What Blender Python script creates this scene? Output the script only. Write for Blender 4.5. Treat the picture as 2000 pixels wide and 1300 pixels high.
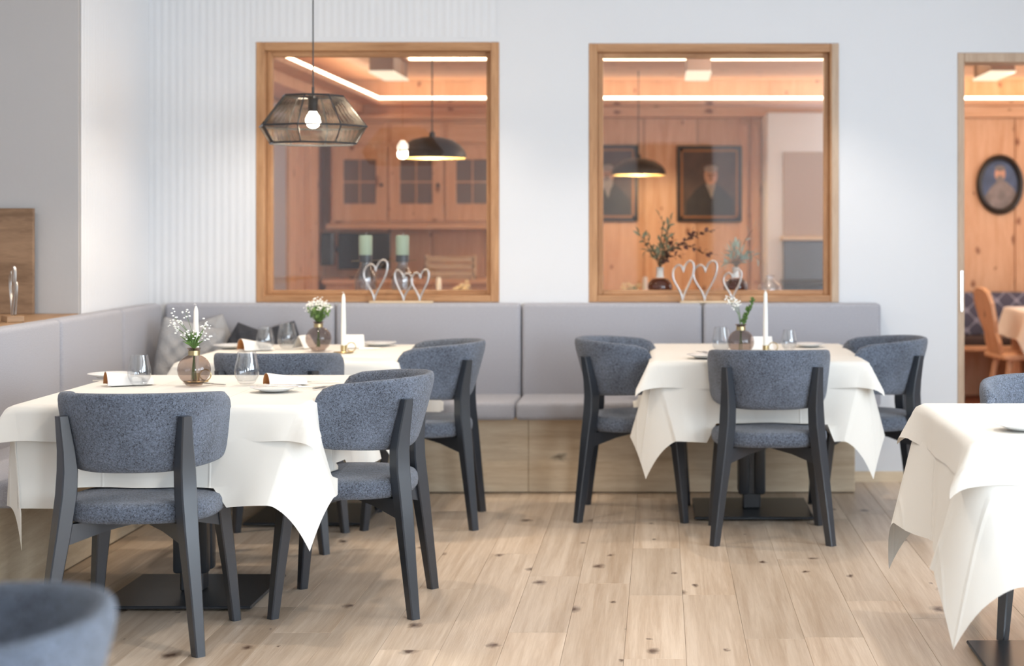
import bpy, bmesh, math, random
from mathutils import Vector, Matrix
C = bpy.context.scene.collection
for o in list(bpy.data.objects): bpy.data.objects.remove(o)
random.seed(7)
PI = math.pi
sc = bpy.context.scene

# ------------------------------------------------------------------ camera, world, lights, exposure
CX, CY, FPX, CH = 1290.0, 437.0, 3300.0, 1.36
cam = bpy.data.cameras.new('camera'); cam_o = bpy.data.objects.new('camera', cam); C.objects.link(cam_o)
cam_o.location = (0, 0, CH); cam_o.rotation_euler = (PI/2, 0, 0)
cam.sensor_width = 36; cam.lens = 36*FPX/2000
cam.shift_x = (1000-CX)/2000; cam.shift_y = (CY-650)/2000
cam.dof.use_dof = True; cam.dof.focus_distance = 5.75; cam.dof.aperture_fstop = 2.3
cam.clip_start = .05
sc.camera = cam_o
sc.view_settings.view_transform = 'Standard'; sc.view_settings.look = 'None'
sc.view_settings.gamma = 1; sc.view_settings.use_curve_mapping = False
sc.view_settings.exposure = 0.23
W = bpy.data.worlds.new('sky'); sc.world = W; W.use_nodes = True
W.node_tree.nodes['Background'].inputs[0].default_value = (.80, .89, 1.0, 1)
W.node_tree.nodes['Background'].inputs[1].default_value = 1.0

def light(name, kind, loc, energy, color, rot=(0,0,0), **kw):
    l = bpy.data.lights.new(name, kind); l.energy = energy; l.color = color
    for k, v in kw.items(): setattr(l, k, v)
    o = bpy.data.objects.new(name, l); C.objects.link(o); o.location = loc; o.rotation_euler = rot
    return o
DAY = (.76, .88, 1.0)
# daylight entering by the windows of the right-hand wall and of the wall behind the camera
for i, (y, w) in enumerate([(1.6, 2.6), (4.6, 2.6)]):
    light('window_daylight', 'AREA', (3.62, y, 1.5), 135*w/2.6, DAY, (0, PI/2, 0), shape='RECTANGLE', size=2.0, size_y=w)
light('window_daylight', 'AREA', (2.7, -2.62, 1.5), 205, DAY, (PI/2, 0, 0), shape='RECTANGLE', size=1.3, size_y=2.0)
# warm downlights in the dining-room ceiling
WARM = (1.0, .87, .74)
for (x, y) in [(-1.45, 6.0), (-1.5, 8.05), (.45, 8.0), (1.3, 5.2), (-.35, 4.6), (-3.1, 6.3)]:
    light('ceiling_downlight', 'SPOT', (x, y, 2.72), 50, WARM, (0, 0, 0), spot_size=1.9, spot_blend=.5, shadow_soft_size=.03)

# ------------------------------------------------------------------ helpers
def at(px, py, Y):
    s = FPX/Y
    return Vector(((px-CX)/s, Y, CH-(py-CY)/s))

def tag(o, label=None, cat=None, group=None, kind=None):
    if label: o['label'] = label
    if cat: o['category'] = cat
    if group: o['group'] = group
    if kind: o['kind'] = kind
    return o
def thing(name, label, cat, loc=(0,0,0), rz=0, group=None):
    o = bpy.data.objects.new(name, None); C.objects.link(o); o.location = loc; o.rotation_euler = (0,0,rz)
    o.empty_display_size = .05
    return tag(o, label, cat, group)
def copy_tree(o, parent=None):
    c = o.copy(); C.objects.link(c); c.parent = parent
    for ch in list(o.children): copy_tree(ch, c)
    return c
def again(root, loc, rz, label, group=None):
    r = copy_tree(root); r.location = loc; r.rotation_euler = (0,0,rz); r['label'] = label
    if group: r['group'] = group
    return r

class MB:
    def __init__(s): s.v = []; s.f = []; s.m = []; s.mi = 0
    def add(s, vs, fs, M=None):
        n = len(s.v)
        s.v += [(M @ Vector(p))[:] if M else tuple(p) for p in vs]
        s.f += [tuple(i+n for i in f) for f in fs]; s.m += [s.mi]*len(fs)
        return s
    def box(s, x0, x1, y0, y1, z0, z1, M=None):
        vs = [(x,y,z) for z in (z0,z1) for y in (y0,y1) for x in (x0,x1)]
        return s.add(vs, [(0,2,3,1),(4,5,7,6),(0,1,5,4),(2,6,7,3),(0,4,6,2),(1,3,7,5)], M)
    def rbox(s, x0, x1, y0, y1, z0, z1, r=.01, seg=2, M=None):
        bm = bmesh.new(); bmesh.ops.create_cube(bm, size=1)
        for v in bm.verts:
            v.co = ((x0+x1)/2+v.co.x*(x1-x0), (y0+y1)/2+v.co.y*(y1-y0), (z0+z1)/2+v.co.z*(z1-z0))
        bmesh.ops.bevel(bm, geom=bm.edges[:], offset=r, segments=seg, profile=.5, affect='EDGES')
        bm.verts.index_update()
        s.add([v.co[:] for v in bm.verts], [[v.index for v in f.verts] for f in bm.faces], M); bm.free()
        return s
    def lathe(s, prof, n=24, M=None, ex=1, ey=1):
        vs = []; fs = []
        for (r, z) in prof:
            for k in range(n):
                a = 2*PI*k/n; vs.append((r*math.cos(a)*ex, r*math.sin(a)*ey, z))
        for i in range(len(prof)-1):
            for k in range(n):
                k2 = (k+1) % n; fs.append((i*n+k, i*n+k2, (i+1)*n+k2, (i+1)*n+k))
        if prof[0][0] > 1e-6 and getattr(s, 'cap0', False): fs.append(tuple(range(n))[::-1])
        return s.add(vs, fs, M)
    def solid(s, prof, n=24, M=None, ex=1, ey=1):
        return s.lathe([(1e-5, prof[0][1])]+list(prof)+[(1e-5, prof[-1][1])], n, M, ex, ey)
    def tube(s, pts, r, n=6, closed=False, M=None):
        pts = [Vector(p) for p in pts]; L = len(pts)
        rs = r if isinstance(r, (list, tuple)) else [r]*L
        vs = []; fs = []; up = Vector((0,0,1)); nrm = None
        for i, p in enumerate(pts):
            if closed: t = pts[(i+1) % L]-pts[i-1]
            else: t = pts[min(i+1, L-1)]-pts[max(i-1, 0)]
            t.normalize()
            if nrm is None:
                nrm = t.cross(up)
                if nrm.length < .1: nrm = t.cross(Vector((1,0,0)))
            nrm = nrm - t*nrm.dot(t); nrm.normalize(); b = t.cross(nrm)
            for k in range(n):
                a = 2*PI*k/n; vs.append(p+(nrm*math.cos(a)+b*math.sin(a))*rs[i])
        for i in range(L if closed else L-1):
            j = (i+1) % L
            for k in range(n):
                k2 = (k+1) % n; fs.append((i*n+k, i*n+k2, j*n+k2, j*n+k))
        if not closed: fs += [tuple(range(n))[::-1], tuple((L-1)*n+k for k in range(n))]
        return s.add(vs, fs, M)
    def loft(s, secs):
        n = len(secs[0]); vs = [p for sec in secs for p in sec]; fs = []
        for i in range(len(secs)-1):
            for k in range(n):
                k2 = (k+1) % n; fs.append((i*n+k, i*n+k2, (i+1)*n+k2, (i+1)*n+k))
        fs += [tuple(range(n))[::-1], tuple((len(secs)-1)*n+k for k in range(n))]
        return s.add(vs, fs)
    def build(s, name, mat, parent=None, smooth=30, loc=None, rz=0):
        me = bpy.data.meshes.new(name); me.from_pydata(s.v, [], s.f)
        bm = bmesh.new(); bm.from_mesh(me); bmesh.ops.recalc_face_normals(bm, faces=bm.faces); bm.to_mesh(me); bm.free()
        mats = mat if isinstance(mat, (list, tuple)) else [mat]
        for m in mats: me.materials.append(m)
        if len(mats) > 1: me.polygons.foreach_set('material_index', s.m)
        if smooth:
            me.polygons.foreach_set('use_smooth', [True]*len(me.polygons))
            if smooth < 179: me.set_sharp_from_angle(angle=math.radians(smooth))
        o = bpy.data.objects.new(name, me); C.objects.link(o)
        if parent: o.parent = parent
        if loc: o.location = loc
        o.rotation_euler.z = rz
        return o
def T(x, y, z): return Matrix.Translation((x, y, z))
def R(a, ax): return Matrix.Rotation(a, 4, ax)
def struct(o): o['kind'] = 'structure'; return o
def rect_sec(c, wdt, dep, ang, ch=.004):
    w, d = wdt/2, dep/2; ca, sa = math.cos(ang), math.sin(ang)
    pts = [(-w+ch,-d),(w-ch,-d),(w,-d+ch),(w,d-ch),(w-ch,d),(-w+ch,d),(-w,d-ch),(-w,-d+ch)]
    return [(c[0]+x*ca-y*sa, c[1]+x*sa+y*ca, c[2]) for x, y in pts]

# ------------------------------------------------------------------ materials
def srgb(r, g, b):
    f = lambda c: (c/255/12.92) if c/255 <= .04045 else ((c/255+.055)/1.055)**2.4
    return (f(r), f(g), f(b), 1)
class NT:
    def __init__(s, name):
        s.m = bpy.data.materials.new(name); s.m.use_nodes = True; s.t = s.m.node_tree
        s.b = s.t.nodes['Principled BSDF']; s.out = s.t.nodes['Material Output']
    def n(s, typ, **kw):
        nd = s.t.nodes.new(typ)
        for k, v in kw.items():
            if k in nd.inputs: nd.inputs[k].default_value = v
            else: setattr(nd, k, v)
        return nd
    def l(s, a, b): s.t.links.new(a, b)
def basic(name, col, rough=.5, metal=0, spec=.5, bump=None, vary=None, **kw):
    t = NT(name); b = t.b
    b.inputs['Base Color'].default_value = col; b.inputs['Roughness'].default_value = rough
    b.inputs['Metallic'].default_value = metal; b.inputs['Specular IOR Level'].default_value = spec
    for k, v in kw.items(): b.inputs[k.replace('_', ' ')].default_value = v
    tc = t.n('ShaderNodeTexCoord')
    if bump:
        nz = t.n('ShaderNodeTexNoise', Scale=bump[0], Detail=bump[3] if len(bump) > 3 else 3.0)
        t.l(tc.outputs['Object'], nz.inputs['Vector'])
        bp = t.n('ShaderNodeBump', Strength=bump[1], Distance=bump[2])
        t.l(nz.outputs[0], bp.inputs['Height']); t.l(bp.outputs[0], b.inputs['Normal'])
    if vary:
        nz = t.n('ShaderNodeTexNoise', Scale=vary[0], Detail=4.0); t.l(tc.outputs['Object'], nz.inputs['Vector'])
        rp = t.n('ShaderNodeValToRGB'); e = rp.color_ramp.elements
        e[0].position = .32; e[1].position = .68
        e[0].color = [c*(1-vary[1]) for c in col[:3]]+[1]; e[1].color = [min(1, c*(1+vary[1])) for c in col[:3]]+[1]
        t.l(nz.outputs[0], rp.inputs[0]); t.l(rp.outputs[0], b.inputs['Base Color'])
    return t.m
def wood(name, c1, c2, stretch, rough=.5, rnd=False, knots=True, knot_col=None, tone=.12, spec=.4, kscale=1.0):
    """c1 light, c2 dark grain; stretch = coordinate scale per axis (small along the grain)"""
    t = NT(name); b = t.b; tc = t.n('ShaderNodeTexCoord')
    src = tc.outputs['Object']
    oi = t.n('ShaderNodeObjectInfo')
    ad = t.n('ShaderNodeVectorMath', operation='ADD'); ml = t.n('ShaderNodeMath', operation='MULTIPLY')
    ml.inputs[1].default_value = 37.0 if rnd else 0.0
    t.l(oi.outputs['Random'], ml.inputs[0]); t.l(src, ad.inputs[0]); t.l(ml.outputs[0], ad.inputs[1])
    mp = t.n('ShaderNodeMapping'); mp.inputs['Scale'].default_value = stretch; t.l(ad.outputs[0], mp.inputs['Vector'])
    n1 = t.n('ShaderNodeTexNoise', Scale=9.0, Detail=6.0, Roughness=.6, Distortion=.8); t.l(mp.outputs[0], n1.inputs['Vector'])
    n2 = t.n('ShaderNodeTexNoise', Scale=1.7, Detail=2.0, Distortion=1.5); t.l(mp.outputs[0], n2.inputs['Vector'])
    n3 = t.n('ShaderNodeTexNoise', Scale=55.0, Detail=3.0); t.l(mp.outputs[0], n3.inputs['Vector'])
    a1 = t.n('ShaderNodeMath', operation='MULTIPLY_ADD'); a1.inputs[1].default_value = .45; t.l(n1.outputs[0], a1.inputs[0])
    a2 = t.n('ShaderNodeMath', operation='MULTIPLY_ADD'); a2.inputs[1].default_value = .45; t.l(n2.outputs[0], a2.inputs[0]); 
    a3 = t.n('ShaderNodeMath', operation='MULTIPLY'); a3.inputs[1].default_value = .18; t.l(n3.outputs[0], a3.inputs[0])
    t.l(a3.outputs[0], a2.inputs[2]); t.l(a2.outputs[0], a1.inputs[2])
    rp = t.n('ShaderNodeValToRGB'); e = rp.color_ramp.elements
    e[0].position = .40; e[0].color = c2; e[1].position = .66; e[1].color = c1
    t.l(a1.outputs[0], rp.inputs[0]); col = rp.outputs[0]
    if rnd:
        mr = t.n('ShaderNodeMapRange'); mr.inputs[3].default_value = 1-tone; mr.inputs[4].default_value = 1+tone
        t.l(oi.outputs['Random'], mr.inputs[0])
        mx = t.n('ShaderNodeVectorMath', operation='SCALE'); t.l(col, mx.inputs[0]); t.l(mr.outputs[0], mx.inputs['Scale']); col = mx.outputs[0]
    if knots:
        sp = t.n('ShaderNodeSeparateXYZ'); t.l(ad.outputs[0], sp.inputs[0]); cb = t.n('ShaderNodeCombineXYZ')
        lo = [i for i, q in enumerate(stretch) if q < 1][0]; oth = [i for i in range(3) if i != lo]
        sm = t.n('ShaderNodeMath', operation='ADD'); t.l(sp.outputs[oth[0]], sm.inputs[0]); t.l(sp.outputs[oth[1]], sm.inputs[1])
        t.l(sm.outputs[0], cb.inputs[0]); t.l(sp.outputs[lo], cb.inputs[1])
        mp2 = t.n('ShaderNodeMapping'); mp2.inputs['Scale'].default_value = (4.6*kscale, 2.6*kscale, 1); t.l(cb.outputs[0], mp2.inputs['Vector'])
        nd = t.n('ShaderNodeTexNoise', Scale=9.0, Detail=3.0); t.l(mp2.outputs[0], nd.inputs['Vector'])
        vm = t.n('ShaderNodeVectorMath', operation='MULTIPLY_ADD'); vm.inputs[1].default_value = (.20,.13,.10)
        t.l(nd.outputs['Color'], vm.inputs[0]); t.l(mp2.outputs[0], vm.inputs[2])
        vo = t.n('ShaderNodeTexVoronoi', Scale=1.0, voronoi_dimensions='2D'); t.l(vm.outputs[0], vo.inputs['Vector'])
        kr = t.n('ShaderNodeValToRGB'); ke = kr.color_ramp.elements
        ke[0].position = .015; ke[0].color = (1,1,1,1); ke[1].position = .085; ke[1].color = (0,0,0,1)
        sc_ = t.n('ShaderNodeSeparateColor'); t.l(vo.outputs['Color'], sc_.inputs[0])
        sz = t.n('ShaderNodeMath', operation='MULTIPLY_ADD'); sz.inputs[1].default_value = 1.6; sz.inputs[2].default_value = .35; t.l(sc_.outputs[1], sz.inputs[0])
        dv = t.n('ShaderNodeMath', operation='DIVIDE'); t.l(vo.outputs['Distance'], dv.inputs[0]); t.l(sz.outputs[0], dv.inputs[1]); t.l(dv.outputs[0], kr.inputs[0])
        on_ = t.n('ShaderNodeMath', operation='GREATER_THAN'); on_.inputs[1].default_value = .5; t.l(sc_.outputs[0], on_.inputs[0])
        km = t.n('ShaderNodeMath', operation='MULTIPLY'); t.l(on_.outputs[0], km.inputs[1]); t.l(kr.outputs[0], km.inputs[0])
        mx2 = t.n('ShaderNodeMix', data_type='RGBA'); t.l(km.outputs[0], mx2.inputs[0]); t.l(col, mx2.inputs[6])
        mx2.inputs[7].default_value = knot_col or [c*.35 for c in c2[:3]]+[1]; col = mx2.outputs[2]
    t.l(col, b.inputs['Base Color']); b.inputs['Roughness'].default_value = rough; b.inputs['Specular IOR Level'].default_value = spec
    bp = t.n('ShaderNodeBump', Strength=.25, Distance=.002); t.l(n3.outputs[0], bp.inputs['Height']); t.l(bp.outputs[0], b.inputs['Normal'])
    return t.m
def boucle(name, c1, c2, scale=150):
    t = NT(name); b = t.b; tc = t.n('ShaderNodeTexCoord')
    nz = t.n('ShaderNodeTexNoise', Scale=scale, Detail=3.0, Distortion=1.2); t.l(tc.outputs['Object'], nz.inputs['Vector'])
    nb = t.n('ShaderNodeTexNoise', Scale=9.0, Detail=2.0); t.l(tc.outputs['Object'], nb.inputs['Vector'])
    ad = t.n('ShaderNodeMath', operation='MULTIPLY_ADD'); ad.inputs[1].default_value = .25; t.l(nb.outputs[0], ad.inputs[0]); t.l(nz.outputs[0], ad.inputs[2])
    rp = t.n('ShaderNodeValToRGB'); e = rp.color_ramp.elements; e[0].position = .45; e[0].color = c2; e[1].position = .80; e[1].color = c1
    t.l(ad.outputs[0], rp.inputs[0]); t.l(rp.outputs[0], b.inputs['Base Color'])
    b.inputs['Roughness'].default_value = .95; b.inputs['Specular IOR Level'].default_value = .15
    b.inputs['Sheen Weight'].default_value = .25; b.inputs['Sheen Roughness'].default_value = .6
    bp = t.n('ShaderNodeBump', Strength=.9, Distance=.006); t.l(nz.outputs[0], bp.inputs['Height']); t.l(bp.outputs[0], b.inputs['Normal'])
    return t.m
def thin_glass(name, tint=(1,1,1,1), ior=1.45, gain=1.0, rough=0.0):
    t = NT(name); t.t.nodes.remove(t.b)
    tr = t.n('ShaderNodeBsdfTransparent'); tr.inputs[0].default_value = tint
    gl = t.n('ShaderNodeBsdfGlossy'); gl.inputs['Roughness'].default_value = rough
    lw = t.n('ShaderNodeLayerWeight', Blend=.5)
    pw = t.n('ShaderNodeMath', operation='POWER'); pw.inputs[1].default_value = 5.0; t.l(lw.outputs['Facing'], pw.inputs[0])
    f0 = ((ior-1)/(ior+1))**2
    mt = t.n('ShaderNodeMath', operation='MULTIPLY_ADD', use_clamp=True); mt.inputs[1].default_value = (1-f0)*.8; mt.inputs[2].default_value = f0*gain
    t.l(pw.outputs[0], mt.inputs[0]); mx = t.n('ShaderNodeMixShader'); t.l(mt.outputs[0], mx.inputs[0])
    t.l(tr.outputs[0], mx.inputs[1]); t.l(gl.outputs[0], mx.inputs[2]); t.l(mx.outputs[0], t.out.inputs[0])
    return t.m
def emit(name, col, st):
    t = NT(name); t.b.inputs['Base Color'].default_value = (0,0,0,1)
    t.b.inputs['Emission Color'].default_value = col; t.b.inputs['Emission Strength'].default_value = st
    return t.m

m_wall = basic('white_plaster', (.70,.71,.73,1), .9, spec=.2, bump=(60,.12,.002))
m_shade_grey = basic('shade_grey_plaster', (.47,.45,.44,1), .9, spec=.2, bump=(25,.3,.004))  # plaster greyed to carry the shade on the recess wall
m_ceil = basic('white_ceiling_paint', (.84,.84,.84,1), .9, spec=.2)
m_plank = wood('oak_floor', srgb(214,196,176), srgb(180,157,133), (5,.16,1), .36, rnd=True, tone=.13, spec=.45, knot_col=srgb(88,66,52))
m_oak = wood('oak_frame_upright', srgb(192,148,108), srgb(156,112,76), (6,6,.5), .5, knots=False)
m_oak_h = wood('oak_frame_cross', srgb(192,148,108), srgb(156,112,76), (.5,6,6), .5, knots=False)
m_base = wood('pale_oak_veneer', srgb(228,210,182), srgb(202,178,146), (.45,.45,5), .5, knots=True, kscale=.6)
m_casing = wood('beige_oak_casing', srgb(194,170,146), srgb(172,146,122), (6,6,.5), .5, knots=False)
m_ledge = wood('oak_ledge', srgb(168,134,100), srgb(130,98,70), (5,.6,5), .5, knots=False)
m_oakpanel = wood('oak_panel', srgb(150,120,94), srgb(112,86,64), (.6,5,4), .55, knots=True)
m_pine = wood('swiss_pine_upright', srgb(226,186,152), srgb(206,158,120), (5,5,.45), .5, rnd=True, tone=.06, knot_col=srgb(120,66,40), kscale=1.2)
m_pine_h = wood('swiss_pine_cross', srgb(226,186,152), srgb(206,158,120), (.45,5,5), .5, rnd=True, tone=.05, knot_col=srgb(120,66,40), kscale=1.2)
m_bench = basic('grey_wool_felt', (.37,.37,.405,1), .95, spec=.15, bump=(420,.35,.002), vary=(300,.16), Sheen_Weight=.15)
m_boucle = boucle('blue_grey_boucle', (.185,.220,.290,1), (.022,.027,.038,1), 210)
m_black = basic('black_lacquered_ash', (.020,.025,.034,1), .30, spec=.9, bump=(90,.06,.001))
m_cloth = basic('ivory_damask_cloth', (.775,.75,.695,1), .75, spec=.25, bump=(700,.10,.001))
def press_lines(m, per):
    nt = m.node_tree; N_ = nt.nodes; b = N_['Principled BSDF']; old = b.inputs['Normal'].links[0].from_node
    tc = N_.new('ShaderNodeTexCoord'); sp = N_.new('ShaderNodeSeparateXYZ'); nt.links.new(tc.outputs['Object'], sp.inputs[0]); outs = []
    for i in (0, 1):
        sh = N_.new('ShaderNodeMath'); sh.operation = 'ADD'; sh.inputs[1].default_value = per/2; nt.links.new(sp.outputs[i], sh.inputs[0])
        pp = N_.new('ShaderNodeMath'); pp.operation = 'PINGPONG'; pp.inputs[1].default_value = per/2; nt.links.new(sh.outputs[0], pp.inputs[0])
        mr = N_.new('ShaderNodeMapRange'); mr.inputs[1].default_value = 0; mr.inputs[2].default_value = .006; mr.inputs[3].default_value = 1; mr.inputs[4].default_value = 0
        nt.links.new(pp.outputs[0], mr.inputs[0]); outs.append(mr.outputs[0])
    mx = N_.new('ShaderNodeMath'); mx.operation = 'MAXIMUM'; nt.links.new(outs[0], mx.inputs[0]); nt.links.new(outs[1], mx.inputs[1])
    bp = N_.new('ShaderNodeBump'); bp.inputs['Strength'].default_value = .5; bp.inputs['Distance'].default_value = .004
    nt.links.new(mx.outputs[0], bp.inputs['Height']); nt.links.new(old.outputs[0], bp.inputs['Normal']); nt.links.new(bp.outputs[0], b.inputs['Normal'])
press_lines(m_cloth, .36)
m_metal = basic('black_powder_coat', (.030,.033,.038,1), .32, spec=.5, bump=(300,.05,.001))
m_glass = thin_glass('clear_glass', (.93,.94,.95,1), 1.5, 2.6)
m_pane = thin_glass('window_pane_glass', (.95,.95,.95,1), 1.5, 3.2)
m_smoke = thin_glass('smoky_brown_glass', (.62,.55,.52,1), 1.5, 1.6)
m_darkglass = thin_glass('dark_plum_glass', (.35,.25,.24,1), 1.5, 1.8)
m_brass = basic('brushed_brass', srgb(190,170,128), .3, 1, bump=(200,.05,.001))
m_alu = basic('brushed_aluminium', (.52,.50,.485,1), .4, 1, bump=(120,.15,.002))
m_wax = basic('white_wax', (.88,.86,.80,1), .45, Subsurface_Weight=.15)
m_green = basic('sage_green_wax', srgb(158,178,156), .5, bump=(30,.1,.002))
m_china = basic('white_china', (.86,.86,.85,1), .15)
m_steel = basic('polished_steel', (.75,.73,.70,1), .15, 1)
m_linen = basic('white_linen', (.86,.84,.81,1), .85, spec=.2, bump=(500,.1,.001))
m_tan = basic('tan_leather_lining', srgb(190,130,78), .7)
m_wick = basic('wick', (.75,.72,.68,1), .9)
m_leaf = basic('fern_green', srgb(88,118,58), .6, vary=(60,.4))
m_olive = basic('olive_leaf', srgb(120,128,104), .6, vary=(40,.3))
m_sage = basic('eucalyptus_leaf', srgb(150,168,152), .6, vary=(40,.25))
m_russet = basic('russet_leaf', srgb(92,58,50), .6, vary=(40,.3))
m_stem = basic('brown_stem', srgb(96,76,54), .8)
m_petal = basic('white_petal', (.9,.89,.84,1), .7)
m_knit_l = basic('light_grey_knit', (.40,.40,.41,1), .95, spec=.1, bump=(150,.9,.008))
m_knit_d = basic('charcoal_knit', (.055,.057,.066,1), .95, spec=.1, bump=(120,.8,.006))
m_darkmetal = basic('graphite_metal', (.045,.042,.040,1), .45, .3)
m_string = basic('dark_brown_twine', (.055,.042,.032,1), .7)
m_bulb = emit('glowing_bulb', (1,.90,.74,1), 22)
m_led = emit('warm_led_strip', (1,.80,.56,1), 9)
m_champ = basic('champagne_lacquer', srgb(205,180,120), .4, .3)
m_tv = basic('black_screen', (.01,.01,.011,1), .2)
m_frame = basic('ebonised_frame', (.012,.010,.009,1), .35)
m_gilt = basic('gilt_slip', srgb(150,100,58), .45, .3)
m_canvas = basic('dark_umber_paint', srgb(78,58,48), .5, vary=(7,.3))
m_skin = basic('painted_flesh', srgb(196,150,126), .5, vary=(20,.15))
m_coat = basic('painted_black_coat', srgb(38,34,34), .5, vary=(12,.3))
m_beard = basic('painted_grey_hair', srgb(150,140,134), .5, vary=(20,.2))
m_bluepaint = basic('painted_blue_sky', srgb(74,92,124), .5, vary=(8,.35))
m_greycoat = basic('painted_grey_robe', srgb(128,120,118), .5, vary=(12,.3))
m_red = basic('reddish_wood_floor', srgb(140,86,64), .45, vary=(5,.2))
m_recess = basic('slate_blue_lacquer', srgb(96,104,116), .4)

# ------------------------------------------------------------------ floor of oak planks
YB = 8.92                      # dining-room face of the back wall
floor = struct(MB().box(-3.75, 3.75, -2.7, YB+.18, -.06, -.012).build('floor', basic('floor_underlay', (.30,.22,.15,1), .9), smooth=0))
PW = .196
plank_mesh = {}
def plank(x, y0, L):
    key = round(L, 2)
    if key not in plank_mesh:
        o = MB().rbox(-PW/2+.0004, PW/2-.0004, -key/2+.0003, key/2-.0003, -.012, 0, .0008, 1).build('plank', m_plank, floor, smooth=0)
        plank_mesh[key] = o.data
    else:
        o = bpy.data.objects.new('plank', plank_mesh[key]); C.objects.link(o); o.parent = floor
    o.location = (x, y0+key/2, 0)
rp = random.Random(3)
k = -19
while .081+PW*k < 3.6:
    x = .081+PW*(k+.5); k += 1
    y = 1.0-rp.random()*1.6
    while y < YB+.1:
        L = rp.choice([.9, 1.3, 1.7, 2.1]); L = min(L, round(YB+.15-y, 2))
        if L < .05: break
        plank(x, y, L); y += L
k = -19
while .081+PW*k < 3.6:                       # the strip behind the camera, long boards
    plank(.081+PW*(k+.5), -2.65, 2.1) if True else None; k += 1

# ------------------------------------------------------------------ room shell
ZC = 2.75
def wall_with_holes(name, axis, a0, a1, z0, z1, d0, d1, holes, mat):
    """axis 'x': wall runs along x between d0..d1 in y; holes = (a0,a1,z0,z1)"""
    mb = MB(); cuts = sorted({a0, a1} | {h[0] for h in holes} | {h[1] for h in holes})
    for i in range(len(cuts)-1):
        s0, s1 = cuts[i], cuts[i+1]; hs = sorted([(h[2], h[3]) for h in holes if h[0] <= s0+1e-6 and h[1] >= s1-1e-6])
        z = z0
        for h in hs+[(z1, z1)]:
            if h[0] > z+1e-6:
                mb.box(s0, s1, d0, d1, z, h[0]) if axis == 'x' else mb.box(d0, d1, s0, s1, z, h[0])
            z = max(z, h[1])
    return struct(mb.build(name, mat, smooth=0))
W1 = (-2.135, -.851, .946, 2.319); W2 = (-.378, .94, .946, 2.312); D1 = (1.568, 2.62, 0, 2.263)
wall_back = wall_with_holes('wall_back', 'x', -3.75, 3.75, 0, ZC, YB, YB+.18, [W1, W2, D1], m_wall)
wall_left = struct(MB().box(-2.80, -2.70, 7.94, YB, 0, ZC).build('wall_left', m_wall, smooth=0))
struct(MB().box(-3.75, -2.70, 7.84, 7.94, 0, ZC).build('wall_recess', m_shade_grey, smooth=0))
struct(MB().box(-3.85, -3.75, -2.6, 7.94, 0, ZC).build('wall_far_left', m_wall, smooth=0))
wall_with_holes('wall_right', 'y', -2.6, YB, 0, ZC, 3.5, 3.6, [(.3, 2.9, .45, 2.55), (3.3, 5.9, .45, 2.55)], m_wall)
wall_with_holes('wall_rear', 'x', -3.75, 3.6, 0, ZC, -2.6, -2.5, [(2.05,3.35,.45,2.4)], m_wall)
mb = MB()
for x0 in (-.28, .178): mb.rbox(x0+.005, x0+.453, -2.5, -2.47, .01, 2.33, .004, 1)
struct(mb.build('door_2', basic('dark_stained_door', srgb(52,38,30), .5), smooth=0))
struct(MB().box(-3.85, 3.75, -2.7, YB+.2, ZC, ZC+.1).build('ceiling', m_ceil, smooth=0))
# ribbed relief on the left part of the back wall and on the short left wall
def ribs(name, fn, a0, a1, z0, z1, wall, per=.0395, amp=.0011):
    n = int((a1-a0)/per)*8; vs = []; fs = []
    for i in range(n+1):
        a = a0+(a1-a0)*i/n; d = amp*(1+math.cos(2*PI*(a-a0)/per))
        vs += [fn(a, d, z0), fn(a, d, z1)]
    for i in range(n): fs.append((2*i, 2*i+1, 2*i+3, 2*i+2))
    o = MB().add(vs, fs).build(name, m_wall, wall, smooth=179); return o
ribs('ribbed_panel', lambda a, d, z: (a, YB-.001-d, z), -2.70, -2.16, 0.0, ZC, wall_back)
ribs('ribbed_panel', lambda a, d, z: (a, YB-.001-d, z), -2.16, -.86, 2.345, ZC, wall_back)
ribs('ribbed_panel', lambda a, d, z: (-2.699+d, a, z), 7.86, 8.915, 0.0, ZC, wall_left)
struct(MB().box(.99, 1.568, YB-.014, YB, 0, .055).box(2.62, 3.5, YB-.014, YB, 0, .055).build('baseboard_back', m_base, smooth=0))
# oak ledge and oak panel in the recess on the left
struct(MB().rbox(-3.75, -2.70, 4.6, 7.84, .914, .944, .003, 1).build('trim_1', m_ledge, smooth=0))
struct(MB().box(-3.75, -2.72, 4.62, 7.84, 0, .914).build('wall_parapet', m_wall, smooth=0))
struct(MB().rbox(-3.74, at(66,500,7.80).x, 7.79, 7.815, .944, 1.432, .002, 1).build('trim_2', m_oakpanel, smooth=0))

# windows of the right and rear walls: frames with mullions (outside the picture, they shape the daylight)
m_white = basic('white_window_paint', (.8,.8,.8,1), .4)
for i, (y0, y1) in enumerate([(.3,2.9), (3.3,5.9)]):
    mb = MB()
    for y in (y0, (y0+y1)/2-.03, y1-.06): mb.box(3.52, 3.58, y, y+.06, .45, 2.55)
    mb.box(3.52, 3.58, y0, y1, .45, .51).box(3.52, 3.58, y0, y1, 2.49, 2.55).box(3.525, 3.575, y0, y1, 1.9, 1.95)
    struct(mb.build('window_%d' % (3+i), m_white, smooth=0))
for i, (x0, x1) in enumerate([(2.05,3.35)]):
    mb = MB()
    for x in (x0, (x0+x1)/2-.03, x1-.06): mb.box(x, x+.06, -2.58, -2.52, .45, 2.4)
    mb.box(x0, x1, -2.58, -2.52, .45, .51).box(x0, x1, -2.58, -2.52, 2.34, 2.4)
    struct(mb.build('window_%d' % (5+i), m_white, smooth=0))

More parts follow.
